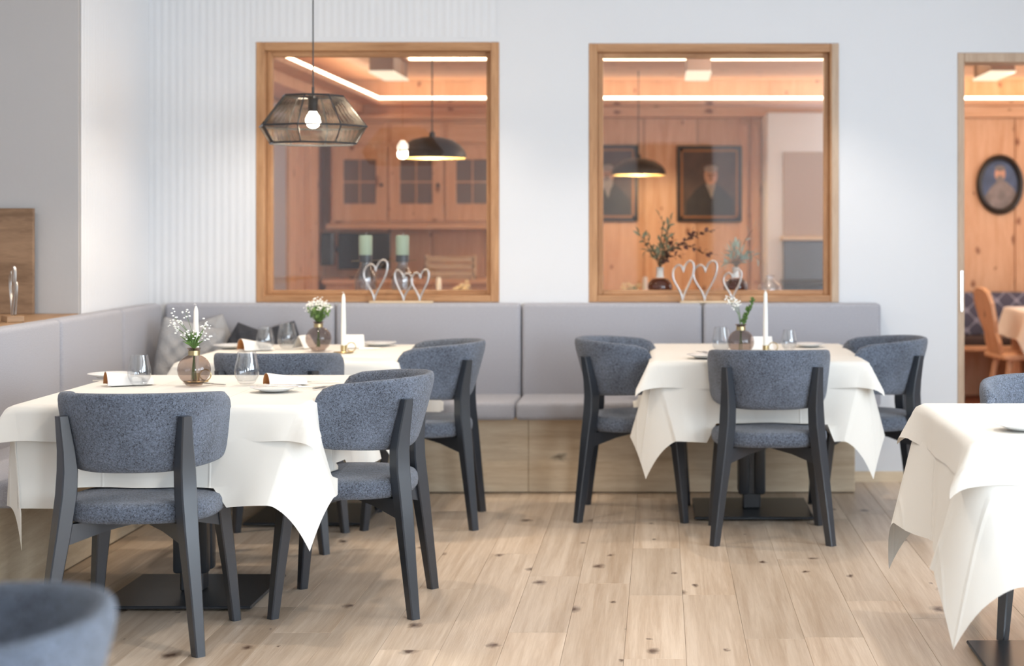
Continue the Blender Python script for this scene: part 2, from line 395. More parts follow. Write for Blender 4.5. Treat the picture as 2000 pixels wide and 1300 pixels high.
# interior windows to the parlour: oak casing, inner sash, pane
def inner_window(name, h):
    x0, x1, z0, z1 = h; fw = .062
    root = bpy.data.objects.new(name, None); C.objects.link(root); struct(root)
    def bar(nm, a, b, c, d, y0, y1, m): return MB().rbox(a, b, y0, y1, c, d, .003, 1).build(nm, m, root, smooth=0)
    ya, yb = YB-.006, YB+.19
    bar('frame_post', x0, x0+.045, z0, z1, ya, yb, m_oak); bar('frame_post', x1-.045, x1, z0, z1, ya, yb, m_oak)
    bar('frame_head', x0+.045, x1-.045, z1-.045, z1, ya, yb, m_oak_h); bar('frame_sill', x0+.045, x1-.045, z0, z0+.038, ya, yb, m_oak_h)
    xs, xe, zs, ze = x0+.045, x1-.045, z0+.038, z1-.045
    y2, y3 = YB+.05, YB+.095
    bar('sash_stile', xs, xs+.028, zs, ze, y2, y3, m_oak); bar('sash_stile', xe-.028, xe, zs, ze, y2, y3, m_oak)
    bar('sash_rail', xs+.028, xe-.028, ze-.028, ze, y2, y3, m_oak_h); bar('sash_rail', xs+.028, xe-.028, zs, zs+.024, y2, y3, m_oak_h)
    MB().add([(xs+.028,YB+.07,zs+.024),(xe-.028,YB+.07,zs+.024),(xe-.028,YB+.07,ze-.028),(xs+.028,YB+.07,ze-.028)], [(0,1,2,3)]).build('glass_pane', m_pane, root, smooth=0)
    return root
win1 = inner_window('window_1', W1); win2 = inner_window('window_2', W2)
MB().rbox(W2[1]-.036, W2[1]+.001, YB-.010, YB+.01, W2[2], W2[3], .002, 1).build('casing_strip', m_casing, win2, smooth=0)
door = bpy.data.objects.new('door_1', None); C.objects.link(door); struct(door)
MB().rbox(D1[0], D1[0]+.036, YB-.006, YB+.19, 0, D1[3], .003, 1).build('frame_post', m_casing, door, smooth=0)
MB().rbox(D1[1]-.036, D1[1], YB-.006, YB+.19, 0, D1[3], .003, 1).build('frame_post', m_casing, door, smooth=0)
MB().rbox(D1[0]+.036, D1[1]-.036, YB-.006, YB+.19, D1[3]-.05, D1[3], .003, 1).build('frame_head', m_casing, door, smooth=0)
a = at(1876, 528, YB+.0); b_ = at(1876, 608, YB)
MB().rbox(a.x-.002, a.x+.012, YB-.012, YB-.004, b_.z, a.z, .002, 1).build('door_handle', m_steel, door, smooth=0)

# ------------------------------------------------------------------ parlour behind the back wall
YF = 13.4; Y2 = YB+.18; XL = -2.65; XR = 4.2
struct(MB().box(XL-.1, XR, Y2, YF+.1, -.06, 0).build('floor_parlour', m_red, smooth=0))
struct(MB().box(XL-.1, XR, YF+.02, YF+.1, 0, 2.6).build('wall_parlour_back', m_pine, smooth=0))
struct(MB().box(XR-.05, XR+.05, Y2, YF, 0, 2.6).build('wall_parlour_right', m_pine, smooth=0))
wpl = struct(MB().box(XL-.1, XL-.02, Y2, YF, 0, 2.6).build('wall_parlour_left', m_pine, smooth=0))
wpb = bpy.data.objects['wall_parlour_back']
bw = .42; n = int((XR-XL)/bw)
bmesh_board = None
for i in range(n+1):
    x = XL+bw*(i+.5)
    if bmesh_board is None:
        o = MB().rbox(-bw/2+.004, bw/2-.004, YF, YF+.022, 0, 2.2, .004, 1).build('board', m_pine, wpb, smooth=0); bmesh_board = o.data
    else:
        o = bpy.data.objects.new('board', bmesh_board); C.objects.link(o); o.parent = wpb
    o.location.x = x
for x in (.66, .76):      # two upright battens right of the portrait
    MB().rbox(x-.03, x+.03, YF-.03, YF, .9, 2.15, .004, 1).build('batten', m_pine, wpb, smooth=0)
lb = None
for i in range(9):
    if lb is None:
        o = MB().rbox(XL-.022, XL, -.22, .22, 0, 2.2, .004, 1).build('board', m_pine, wpl, smooth=0); lb = o.data
    else:
        o = bpy.data.objects.new('board', lb); C.objects.link(o); o.parent = wpl
    o.location.y = Y2+.26+.46*i
for yy, wd in ((9.8,.2), (11.86,.2), (12.56,.28)):
    MB().rbox(XL, XL+.05, yy, yy+wd, 0, 2.2, .004, 1).build('pilaster', m_pine, wpl, smooth=0)
MB().rbox(XL, XL+.03, 11.2, 11.82, .02, 2.18, .004, 1).build('pale_door_leaf', basic('pale_grey_lacquer', srgb(176,178,188), .4), wpl, smooth=0)
# cove: moulded cornice with LED strip, lower ceiling, upper coffer with second strip
ZL = 2.35; cw = .45
cor = bpy.data.objects.new('trim_cornice', None); C.objects.link(cor); struct(cor)
MB().rbox(XL, XR, YF-.16, YF, 2.29, ZL-.012, .006, 1).rbox(XL, XR, YF-.10, YF, 2.20, 2.29, .006, 1).build('cornice_moulding', m_pine_h, cor, smooth=0)
MB().rbox(XL, XL+cw, Y2, YF-.10, 2.30, ZL-.012, .006, 1).rbox(XL, XL+cw-.14, Y2, YF-.10, 2.22, 2.30, .006, 1).build('cornice_moulding', m_pine, cor, smooth=0)
MB().box(XL+cw-.03, XR, YF-.155, YF-.12, ZL-.012, ZL+.006).build('led_strip', m_led, cor, smooth=0)
MB().box(XL+cw-.04, XL+cw-.005, Y2, YF-.155, ZL-.012, ZL+.006).build('led_strip', m_led, cor, smooth=0)
struct(MB().box(XL, XR, 11.8, YF, 2.50, 2.56).box(XL, XR, Y2, 11.8, 2.60, 2.66).box(XL, XL+.9, Y2, 11.8, 2.50, 2.56).build('ceiling_parlour', m_pine_h, smooth=0))
MB().box(XL+.9, XR, 11.76, 11.80, 2.505, 2.535).build('led_strip', m_led, cor, smooth=0)
m_beam = basic('shade_brown_beam', srgb(150,126,112), .6)  # darker than the pine: shade of the front face put into the colour
for i, px in enumerate([752, 1364, 1951]):
    x = (px-CX)/287
    bk = thing('ceiling_beam', ['short pine beam block under the parlour ceiling behind the left window', 'short pine beam block under the parlour ceiling behind the window with vases', 'short pine beam block under the parlour ceiling seen through the doorway'][i], 'beam', (x, 11.35, 2.375), 0, 'beam blocks on the parlour ceiling')
    MB().rbox(-.082, .082, 0, .62, .014, .16, .004, 1).build('beam_body', m_beam, bk, smooth=0)
    MB().rbox(-.086, .086, -.004, .654, 0, .014, .003, 1).build('lit_underside', emit('beam_underside_glow', (1,.80,.58,1), 1.1) if i == 0 else bpy.data.materials['beam_underside_glow'], bk, smooth=0)  # underside glows by itself to show the light on the beam bottom
light('parlour_fill_area', 'AREA', (XR-.1, 11.2, 1.5), 40, (.95,.97,1), (0, PI/2, 0), shape='RECTANGLE', size=1.6, size_y=3)  # added fill inside the parlour, its right wall has no window
light('parlour_fill_point', 'POINT', (.6, 10.8, 2.3), 24, (1,.80,.60), shadow_soft_size=.25)  # added fill points that brighten the parlour, no fixture hangs here
light('parlour_fill_point', 'POINT', (2.6, 11.6, 2.3), 24, (1,.80,.60), shadow_soft_size=.25)

# wall cabinet with glazed doors, and counter with screen below
cab = thing('wall_cabinet', 'pine wall cabinet with glazed doors behind the left window', 'cabinet', (-2.55, 13.05, 1.3))
MB().rbox(0, 1.75, 0, .34, .06, .86, .004, 1).build('cabinet_body', m_pine_h, cab, smooth=0)
MB().rbox(-.03, 1.78, -.03, .34, .02, .06, .004, 1).build('cabinet_foot', m_pine_h, cab, smooth=0)
MB().rbox(-.03, 1.78, -.04, .34, .86, .90, .006, 1).build('cabinet_crown', m_pine_h, cab, smooth=0)
m_obscure = basic('obscured_cabinet_glass', srgb(120,104,98), .12, bump=(60,.3,.003))
for i in range(4):
    x0 = .02+.435*i
    d = MB(); fw = .085; x1 = x0+.42
    d.rbox(x0, x0+fw, -.025, 0, .08, .66, .004, 1).rbox(x1-fw, x1, -.025, 0, .08, .66, .004, 1).rbox(x0+fw, x1-fw, -.025, 0, .08, .08+fw+.05, .004, 1).rbox(x0+fw, x1-fw, -.025, 0, .66-fw-.02, .66, .004, 1)
    do = d.build('cabinet_door', m_pine, cab, smooth=0)
    MB().box(x0+fw, x1-fw, -.012, -.008, .08+fw+.05, .64-fw).build('door_glass', m_obscure, do, smooth=0)
    MB().box((x0+x1)/2-.004, (x0+x1)/2+.004, -.018, -.006, .215, .555).box(x0+fw, x1-fw, -.017, -.006, .378, .388).build('glazing_bar', m_pine, do, smooth=0)
    MB().solid([(.012,0),(.014,.012),(.006,.02)], 10, T(x1-.04, -.025, .36) @ R(PI/2, 'X')).build('knob', m_darkmetal, do)
    MB().rbox(x0+.01, x1-.01, -.018, 0, .68, .84, .006, 1).build('frieze_panel', m_pine_h, cab, smooth=0)
ctr = thing('counter', 'low pine counter under the glazed wall cabinet', 'counter', (-2.55, 12.85, 0))
MB().rbox(0, 1.75, .02, .54, 0, .90, .005, 1).build('counter_body', m_pine, ctr, smooth=0)
MB().rbox(-.02, 1.77, -.02, .54, .90, .94, .005, 1).build('counter_top', m_pine_h, ctr, smooth=0)
scr = thing('screen', 'black flat screen on the counter behind the candle bottles', 'screen', (-2.28, 13.0, .94))
MB().rbox(-.20, .20, -.01, .02, .07, .35, .004, 1).build('display', m_tv, scr, smooth=0)
MB().rbox(-.03, .03, 0, .02, .0, .09, .003, 1).rbox(-.1, .1, -.06, .08, 0, .012, .003, 1).build('stand', m_metal, scr, smooth=0)
spk = thing('loudspeaker', 'small black upright speaker on the parlour wall left of the screen', 'speaker', (at(639,486,12.9).x, 12.88, at(639,518,12.9).z))
MB().rbox(-.045, .045, 0, .10, 0, .25, .006, 1).build('speaker_body', m_tv, spk, smooth=0)
MB().rbox(-.038, .038, -.006, 0, .012, .238, .004, 1).build('speaker_grille', m_metal, spk, smooth=0)
MB().box(-.012, .012, .10, .5, .10, .14).build('wall_bracket', m_metal, spk, smooth=0)
bsk = thing('bread_basket', 'pale slatted wooden crate on the counter right of the screen', 'crate', (at(880,560,12.95).x, 12.95, .94))
for i in range(3): MB().rbox(-.19, .19, -.08, -.07, .02+.055*i, .06+.055*i, .002, 1).build('slat', m_base, bsk, smooth=0)
for i in range(3): MB().rbox(-.19, .19, .07, .08, .02+.055*i, .06+.055*i, .002, 1).build('slat', m_base, bsk, smooth=0)
for x in (-.19, .175): MB().rbox(x, x+.015, -.08, .08, 0, .18, .002, 1).build('end_board', m_base, bsk, smooth=0)
MB().box(-.19, .19, -.07, .07, .002, .015).build('bottom_board', m_base, bsk, smooth=0)

# white tiled stove
stv = thing('tiled_stove', 'white plastered stove block behind the right part of the window', 'stove', (.80, 12.45, 0))
MB().rbox(0, .85, .25, .9, 0, 2.2, .02, 2).build('stove_body', m_wall, stv)
MB().rbox(.12, .85, .235, .25, 1.27, 1.90, .004, 1).build('taupe_panel', basic('taupe_clay_plaster', srgb(176,160,148), .8), stv, smooth=0)
MB().rbox(.10, .86, .17, .25, 1.235, 1.27, .006, 1).build('mantel', m_base, stv, smooth=0)
MB().rbox(.12, .85, .20, .25, 0, 1.235, .006, 1).build('stove_bench', m_recess, stv, smooth=0)
MB().rbox(.10, .87, -.03, .25, .90, .945, .01, 1).build('bench_top', m_darkmetal, stv, smooth=0)

# portraits
def oval(mb, cx, cz, rx, rz, y, n=28, y1=None):
    vs = [(cx+rx*math.cos(2*PI*k/n), y, cz+rz*math.sin(2*PI*k/n)) for k in range(n)]
    return mb.add(vs, [tuple(range(n))])
def portrait(name, label, x0, x1, z0, z1, beard):
    cx, cz = (x0+x1)/2, (z0+z1)/2
    p = thing(name, label, 'painting', (cx, YF, cz)); w, h = (x1-x0)/2, (z1-z0)/2; f = .03
    for (a, b, c, d) in [(-w,-w+f,-h,h),(w-f,w,-h,h),(-w+f,w-f,h-f,h),(-w+f,w-f,-h,-h+f)]:
        MB().rbox(a, b, -.04, 0, c, d, .006, 1).build('frame_bar', m_frame, p, smooth=0)
    g = .016
    mb = MB()
    for (a, b, c, d) in [(-w+f,-w+f+g,-h+f,h-f),(w-f-g,w-f,-h+f,h-f),(-w+f,w-f,h-f-g,h-f),(-w+f,w-f,-h+f,-h+f+g)]: mb.box(a, b, -.03, -.01, c, d)
    mb.build('gilt_slip', m_gilt, p, smooth=0)
    cv = MB().box(-w+f, w-f, -.018, -.004, -h+f, h-f).build('canvas', m_canvas, p, smooth=0)
    pts = [(-.19,-h+f+g),(-.18,-.14),(-.11,-.05),(-.05,0),(.06,0),(.12,-.05),(.19,-.13),(.20,-h+f+g)]
    MB().add([(x, -.0195, z) for x, z in pts], [tuple(range(len(pts)))]).build('painted_coat', m_coat, cv, smooth=0)
    MB().add([(-.03,-.0205,.0),(.05,-.0205,.0),(.02,-.0205,-.12)], [(0,1,2)]).build('painted_shirt', m_beard, cv, smooth=0)
    oval(MB(), .012, .065, .052, .072, -.0215).build('painted_face', m_skin, cv, smooth=0)
    mb = MB(); oval(mb, .012, .118, .055, .03, -.022); 
    if beard: oval(mb, .012, -.0, .045, .055, -.022)
    mb.build('painted_hair', m_beard, cv, smooth=0)
    mb = MB(); oval(mb, -.008, .072, .009, .005, -.0225, 10); oval(mb, .032, .072, .009, .005, -.0225, 10); oval(mb, .012, .03, .016, .004, -.0225, 10)
    mb.add([(.008,-.0225,.075),(.016,-.0225,.075),(.020,-.0225,.048),(.006,-.0225,.048)], [(0,1,2,3)])
    mb.build('painted_features', m_coat, cv, smooth=0)
    return p
portrait('portrait_painting', 'black-framed portrait of a man in a dark coat, right of the dark pendant lamp', .13, .644, 1.376, 1.978, False)
portrait('portrait_painting', 'black-framed portrait of a bearded man partly cut off by the window frame', -.69, -.178, 1.38, 1.985, True)
ov = thing('oval_portrait', 'small oval portrait in a dark frame on the pine wall through the doorway', 'painting', (2.69, YF, 1.67))
tor = [(.165*math.cos(2*PI*k/40), -.02, .215*math.sin(2*PI*k/40)) for k in range(40)]
MB().tube(tor, .024, 8, True).build('oval_frame', m_frame, ov)
cv = oval(MB(), 0, 0, .16, .21, -.012, 40).build('canvas', m_bluepaint, ov, smooth=0)
pts = [(-.115,-.14),(-.12,-.09),(-.07,-.02),(-.02,.03),(.04,.03),(.10,-.02),(.135,-.08),(.11,-.145),(.05,-.19),(-.05,-.19)]
MB().add([(x, -.0135, z) for x, z in pts], [tuple(range(len(pts)))]).build('painted_robe', m_greycoat, cv, smooth=0)
oval(MB(), .0, .085, .042, .058, -.0145).build('painted_face', m_skin, cv, smooth=0)
mb = MB(); oval(mb, .0, .13, .04, .022, -.015); oval(mb, .0, .042, .03, .03, -.015); mb.build('painted_hair', m_greycoat, cv, smooth=0)

# parlour pendants
def dome(label, px, rim_y, Y):
    p = at(px, rim_y, Y)
    o = thing('dome_pendant_lamp', label, 'pendant lamp', p, 0, 'dome pendants in the parlour')
    outer = [(.202,0),(.202,.026),(.19,.05),(.165,.080),(.12,.108),(.06,.124),(.018,.128),(.016,.15),(.01,.158)]
    MB().lathe(outer, 36).build('lamp_shade', m_darkmetal, o)
    inner = [(.198,.001),(.198,.026),(.186,.048),(.16,.076),(.116,.103),(.03,.119)]
    MB().lathe(inner, 36).build('shade_lining', m_champ, o)
    MB().solid([(.03,.03),(.035,.05),(.03,.075),(.015,.10)], 14).build('bulb', m_bulb, o)
    MB().tube([(0,0,.15),(0,0,2.6-p.z)], .004, 6).build('cord', m_darkmetal, o)
    light('pendant_glow', 'POINT', (p.x, p.y, p.z+.015), 18, (1,.78,.5), shadow_soft_size=.05)
dome('dark dome pendant with glowing lining hanging behind the left window', 844, 309, 10.0)
dome('dark dome pendant with glowing lining hanging before the portraits', 1247, 342, 12.6)

# parlour bench, farmhouse chair and tables
def pattern_mat():
    t = NT('damask_pattern_fabric'); tc = t.n('ShaderNodeTexCoord'); mp = t.n('ShaderNodeMapping'); mp.inputs['Scale'].default_value = (6.5,1,6.5)
    t.l(tc.outputs['Object'], mp.inputs[0]); sx = t.n('ShaderNodeSeparateXYZ'); t.l(mp.outputs[0], sx.inputs[0])
    def m(op, a, b=None):
        q = t.n('ShaderNodeMath', operation=op)
        for i, v in enumerate((a, b)):
            if v is None: continue
            if isinstance(v, (int, float)): q.inputs[i].default_value = v
            else: t.l(v, q.inputs[i])
        return q.outputs[0]
    cx = m('COSINE', m('MULTIPLY', sx.outputs[0], 6.283)); cz = m('COSINE', m('MULTIPLY', sx.outputs[2], 6.283))
    v = m('ABSOLUTE', m('ADD', cx, cz)); nz = t.n('ShaderNodeTexNoise', Scale=40.0); t.l(tc.outputs['Object'], nz.inputs[0])
    v = m('ADD', v, m('MULTIPLY', nz.outputs[0], .5))
    rp = t.n('ShaderNodeValToRGB'); e = rp.color_ramp.elements; e[0].position = .35; e[0].color = srgb(150,150,165); e[1].position = .6; e[1].color = srgb(84,84,100)
    t.l(v, rp.inputs[0]); t.l(rp.outputs[0], t.b.inputs['Base Color']); t.b.inputs['Roughness'].default_value = .9
    return t.m
pb = thing('parlour_bench', 'pine wall bench with patterned blue-grey back seen through the doorway', 'bench', (1.75, 12.75, 0))
MB().rbox(0, 2.3, .30, .45, .50, .83, .02, 2).build('back_cushion', pattern_mat(), pb)
MB().rbox(0, 2.3, -.02, .45, .40, .44, .006, 1).build('seat', m_pine_h, pb, smooth=0)
MB().rbox(0, 2.3, .0, .32, .44, .50, .015, 2).build('seat_cushion', basic('brown_seat_pad', srgb(70,58,56), .9), pb)
for x in (.15, 1.1, 2.1): MB().rbox(x, x+.09, .02, .40, 0, .40, .006, 1).build('leg', m_pine, pb, smooth=0)
fc = thing('farmhouse_chair', 'pine farmhouse chair with carved board back seen through the doorway', 'chair', (2.52, 11.85, 0), math.radians(-80))
def slab(outline, th, M): 
    n = len(outline); vs = [(x, -th/2, z) for x, z in outline]+[(x, th/2, z) for x, z in outline]
    return MB().add(vs, [tuple(range(n))[::-1], tuple(range(n, 2*n))]+[(k, (k+1) % n, n+(k+1) % n, n+k) for k in range(n)], M)
half = [(.10,.0),(.13,.10),(.10,.17),(.14,.26),(.16,.38),(.13,.46),(.05,.49)]
slab(half+[(-x, z) for x, z in half[::-1]], .028, T(0,-.17,.44) @ R(math.radians(14), 'X')).build('backrest', m_pine, fc, smooth=0)
MB().rbox(-.20, .20, -.19, .21, .42, .455, .01, 2).build('seat', m_pine_h, fc)
for sx in (-1, 1):
    for sy in (-1, 1):
        MB().tube([(sx*.12, sy*.12, .43), (sx*.19, sy*.19, 0)], [.024, .016], 8).build('leg', m_pine, fc)

# ------------------------------------------------------------------ table cloth geometry
def drape(Wd, D, d, r, amp, alpha, mid, side_k, seed, rests, off, M, tau=.20, ns=11, skew={}, calpha={}):
    """square cloth over a Wd x D top at z=0 of M; hangs d over each side, kite-shaped corner flaps"""
    rnd = random.Random(seed); ph = [rnd.random()*6.28 for _ in range(12)]; cj = {(sx,sy): rnd.uniform(-.12,.12) for sx in (-1,1) for sy in (-1,1)}
    def axis(half):
        core = [half*math.sin(PI/2*(i/10-1)) for i in range(21)]
        out = [half+d*((i/ns)**1.15) for i in range(1, ns+1)]
        return [-x for x in out[::-1]]+core+out
    us, vs_ = axis(Wd/2), axis(D/2)
    def drop(a):
        if a < r*PI/2: return r*math.sin(a/r), r*(1-math.cos(a/r))
        return r, r+a-r*PI/2
    P = []
    for v in vs_:
        for u in us:
            a, b = max(abs(u)-Wd/2, 0), max(abs(v)-D/2, 0); sx = 1 if u >= 0 else -1; sy = 1 if v >= 0 else -1
            nrm = Vector((0,0,0))
            if a == 0 and b == 0: p = Vector((u, v, 0))
            elif b == 0 or a == 0:
                e, t_, half, s_n, s_t, q = (a, v, D/2, sx, sy, 0) if b == 0 else (b, u, Wd/2, sy, sx, 3)
                o, dz = drop(e); tt = half-abs(t_); fall = math.exp(-(tt/tau)**2)*max(0, 1)
                al = calpha.get((sx,sy), alpha); kx = math.tan(al)/math.sqrt(2)
                q += 6 if s_n > 0 else 0
                rip = amp*(.5+.5*math.sin(t_*9.5/max(.5, half)+ph[q % 12])+.45*math.sin(t_*21+ph[(q+1) % 12]))*(1-fall)
                nn = math.sqrt(1+math.tan(al)**2*fall)
                out = o+dz*(kx*fall)/nn+rip*dz/d+off+.012*dz
                along = t_-s_t*dz*kx*fall/nn*(-1 if False else 1)
                z = -(r if dz > r else dz)-(max(0, dz-r))/nn
                if b == 0: p = Vector((sx*(Wd/2+out), along, z)); nrm = Vector((sx,0,0))
                else: p = Vector((along, sy*(D/2+out), z)); nrm = Vector((0,sy,0))
            else:
                rr = math.hypot(a, b); phi = math.atan2(b, a); s = phi/(PI/2)
                wm = math.sin(2*phi)**.9; w0 = (1-s)**2*(1+2*s)*(1-wm*.35); w1 = s*s*(3-2*s)*(1-wm*.35)
                ta = math.tan(calpha.get((sx,sy), alpha))/math.sqrt(2); tm = math.tan(mid)/math.sqrt(2)
                h = Vector((ta, -ta))*w0+Vector((-ta, ta))*w1+Vector((tm, tm))*wm
                cc, ss = math.cos(cj[(sx,sy)]), math.sin(cj[(sx,sy)]); h = Vector((h.x*cc-h.y*ss, h.x*ss+h.y*cc))
                h += Vector(skew.get((sx,sy), (0,0)))*math.sin(2*phi)**.7
                n_ = math.sqrt(1+h.length_squared)
                o, dz = drop(rr); zz = max(0, dz-r)
                p = Vector((sx*(Wd/2+off+o*abs(math.cos(phi))+dz*h.x/n_), sy*(D/2+off+o*abs(math.sin(phi))+dz*h.y/n_), -(min(dz, r))-zz/n_))
                nrm = Vector((sx, sy, 0)).normalized()
            w = M @ p
            for fn in rests:
                hz = fn(w.x, w.y)
                if hz is not None and w.z < hz:
                    ex = hz-w.z; w = w+(M.to_3x3() @ nrm)*ex*.06; w.z = hz
            P.append(w-M.translation)
    nu = len(us); F = [(j*nu+i, j*nu+i+1, (j+1)*nu+i+1, (j+1)*nu+i) for j in range(len(vs_)-1) for i in range(nu-1)]
    return MB().add([tuple(p) for p in P], F)
ZT = .752
def disc_rest(cx, cy, r, h): return lambda x, y: h if (x-cx)**2+(y-cy)**2 < r*r else None
def make_table(cx, cy, Wd, D, ped, label, cl_label, ov_label, rests, seed, hang=.345, skew={}, calpha={}, rz=0):
    t = thing('dining_table', label, 'table', (cx, cy, 0), rz, 'dining tables')
    MB().rbox(-Wd/2+.006, Wd/2-.006, -D/2+.006, D/2-.006, ZT-.034, ZT-.003, .004, 1).build('tabletop', m_metal, t, smooth=0)
    px, py = ped[0]-cx, ped[1]-cy
    MB().rbox(px-.275, px+.275, py-.275, py+.275, .008, .020, .004, 1).build('base_plate', m_metal, t, smooth=0)
    mb = MB()
    for sx in (-1, 1):
        for sy in (-1, 1): mb.solid([(.016,0),(.018,.004),(.016,.008)], 10, T(px+sx*.23, py+sy*.23, 0))
    mb.build('glides', m_steel, t)
    MB().rbox(px-.042, px+.042, py-.042, py+.042, .020, .12, .006, 1).build('column_foot', m_metal, t, smooth=0)
    mb = MB().rbox(px-.045, px+.045, py-.045, py+.045, .088, ZT-.034, .004, 1)
    for sx in (-1, 1):
        for sy in (-1, 1): mb.rbox(px+sx*.038-.026, px+sx*.038+.026, py+sy*.038-.026, py+sy*.038+.026, .088, ZT-.034, .012, 2)
    mb.build('column', m_metal, t)
    M = T(cx, cy, ZT) @ R(rz, 'Z')
    cl = drape(Wd, D, hang, .012, .022, math.radians(21), math.radians(5), .3, seed, rests, .002, M, skew=skew, calpha=calpha).build('tablecloth', m_cloth, None, smooth=179)
    cl.location = (cx, cy, ZT); tag(cl, cl_label, 'tablecloth', 'long ivory tablecloths')
    M2 = T(cx, cy, ZT+.004) @ R(rz, 'Z')
    ovr = drape(Wd+.006, D+.006, .13, .012, .006, math.radians(24), math.radians(33), .3, seed+50, rests, .010, M2, tau=.12, ns=6).build('table_topper', m_cloth, None, smooth=179)
    ovr.location = (cx, cy, ZT+.004); tag(ovr, ov_label, 'tablecloth', 'short ivory top cloths')
    return t
ZTOP = ZT+.0045
bench_rest = lambda x, y: .476 if y > 8.405 else None
CHAIRS = dict(A=(-1.70,5.575,0), B=(-1.108,6.065,90), C=(-1.63,7.22,0), D=(-1.096,7.745,92), E=(-.11,7.94,-92), F=(.475,7.40,0), G=(.965,7.98,90), H=(1.36,5.76,180), I=(-1.052,2.31,100))
def seat_rest(k): return disc_rest(CHAIRS[k][0], CHAIRS[k][1], .262, .484)
T1 = make_table(-1.68, 6.20, .95, 1.10, (-1.71,6.20), 'black pedestal table nearest on the left, laid with two settings', 'long ivory cloth on the near left table, corner hanging beside the front chair', 'short ivory top cloth on the near left table under the fern vase', [seat_rest('A'), seat_rest('B'), seat_rest('C')], 1, .345, {(-1,-1): (-.16,.02)}, {(-1,-1): math.radians(5)})
T2 = make_table(-1.65, 7.96, .93, 1.01, (-1.60,7.85), 'black pedestal table in the bench corner under the woven lamp', 'long ivory cloth on the corner table under the woven lamp', 'short ivory top cloth on the corner table under the woven lamp', [seat_rest('C'), seat_rest('D'), bench_rest], 2)
T3 = make_table(.435, 8.0, .92, 1.05, (.43,8.0), 'black pedestal table below the window with the vases', 'long ivory cloth on the table below the right window', 'short ivory top cloth on the table below the right window', [seat_rest('E'), seat_rest('F'), seat_rest('G'), bench_rest], 3, .37)
T4 = make_table(1.33, 5.20, .88, .97, (1.26,5.17), 'black pedestal table cut off by the right edge of the picture', 'long ivory cloth hanging low on the table at the right edge', 'short ivory top cloth on the table at the right edge', [seat_rest('H')], 4, .41, {(-1,1): (.12,0), (-1,-1): (.06,.02)})

# ------------------------------------------------------------------ upholstered wall bench
def cushion(name, x0, x1, y0, y1, z0, z1, r, parent, lx=0): 
    return MB().rbox(x0, x1, y0, y1, z0, z1, r, 4).build(name, m_bench, parent, smooth=60)
bb = thing('banquette', 'long grey upholstered wall bench under the two interior windows', 'bench', (0, 8.55, 0))
YS = 8.42-8.55; YK = 8.83-8.55; YW = YB-8.55
def xb(px, Y): return (px-CX)*Y/FPX
cuts = [-2.598]+[xb(p, 8.83) for p in (654, 1018, 1372, 1722)]
for i in range(4): cushion('back_cushion', cuts[i]+.003, cuts[i+1]-.003, YK, YW-.004, .40, .945, .022, bb)
scuts = [-2.58, xb(655, 8.42), xb(1006, 8.42), xb(1362, 8.42), xb(1700, 8.42)]
for i in range(4): cushion('seat_cushion', scuts[i]+.002, scuts[i+1]-.002, YS, YK+.02, .380, .472, .022, bb)
bc = [-2.33, xb(1032, 8.55), xb(1670, 8.55)]
for i in range(2): MB().rbox(bc[i]+.0008, bc[i+1]-.0008, 0, YW-.02, .004, .381, .002, 1).build('base_panel', m_base, bb, smooth=0)
bl = thing('banquette', 'grey upholstered bench running along the left wall towards the viewer', 'bench', (-2.33, 7.0, 0))
XK = -2.60+2.33; XW = -2.675+2.33
ycut = [5.78-7, FPX*2.605/(CX-118)-7, FPX*2.605/(CX-240)-7, 8.83-7-.01]
for i in range(3): cushion('back_cushion', XW-.02, XK, ycut[i]+.004 if i else 4.9-7, ycut[i+1]-.004, .40, .945, .022, bl)
yc2 = [5.80-7, 7.1-7, 8.42-7-.006]
for i in range(2): cushion('seat_cushion', XK-.02, .13, yc2[i]+.002, yc2[i+1]-.002, .380, .472, .022, bl)
MB().rbox(XW-.02, 0, 5.0-7, 8.54-7, .004, .381, .002, 1).build('base_panel', m_base, bl, smooth=0)

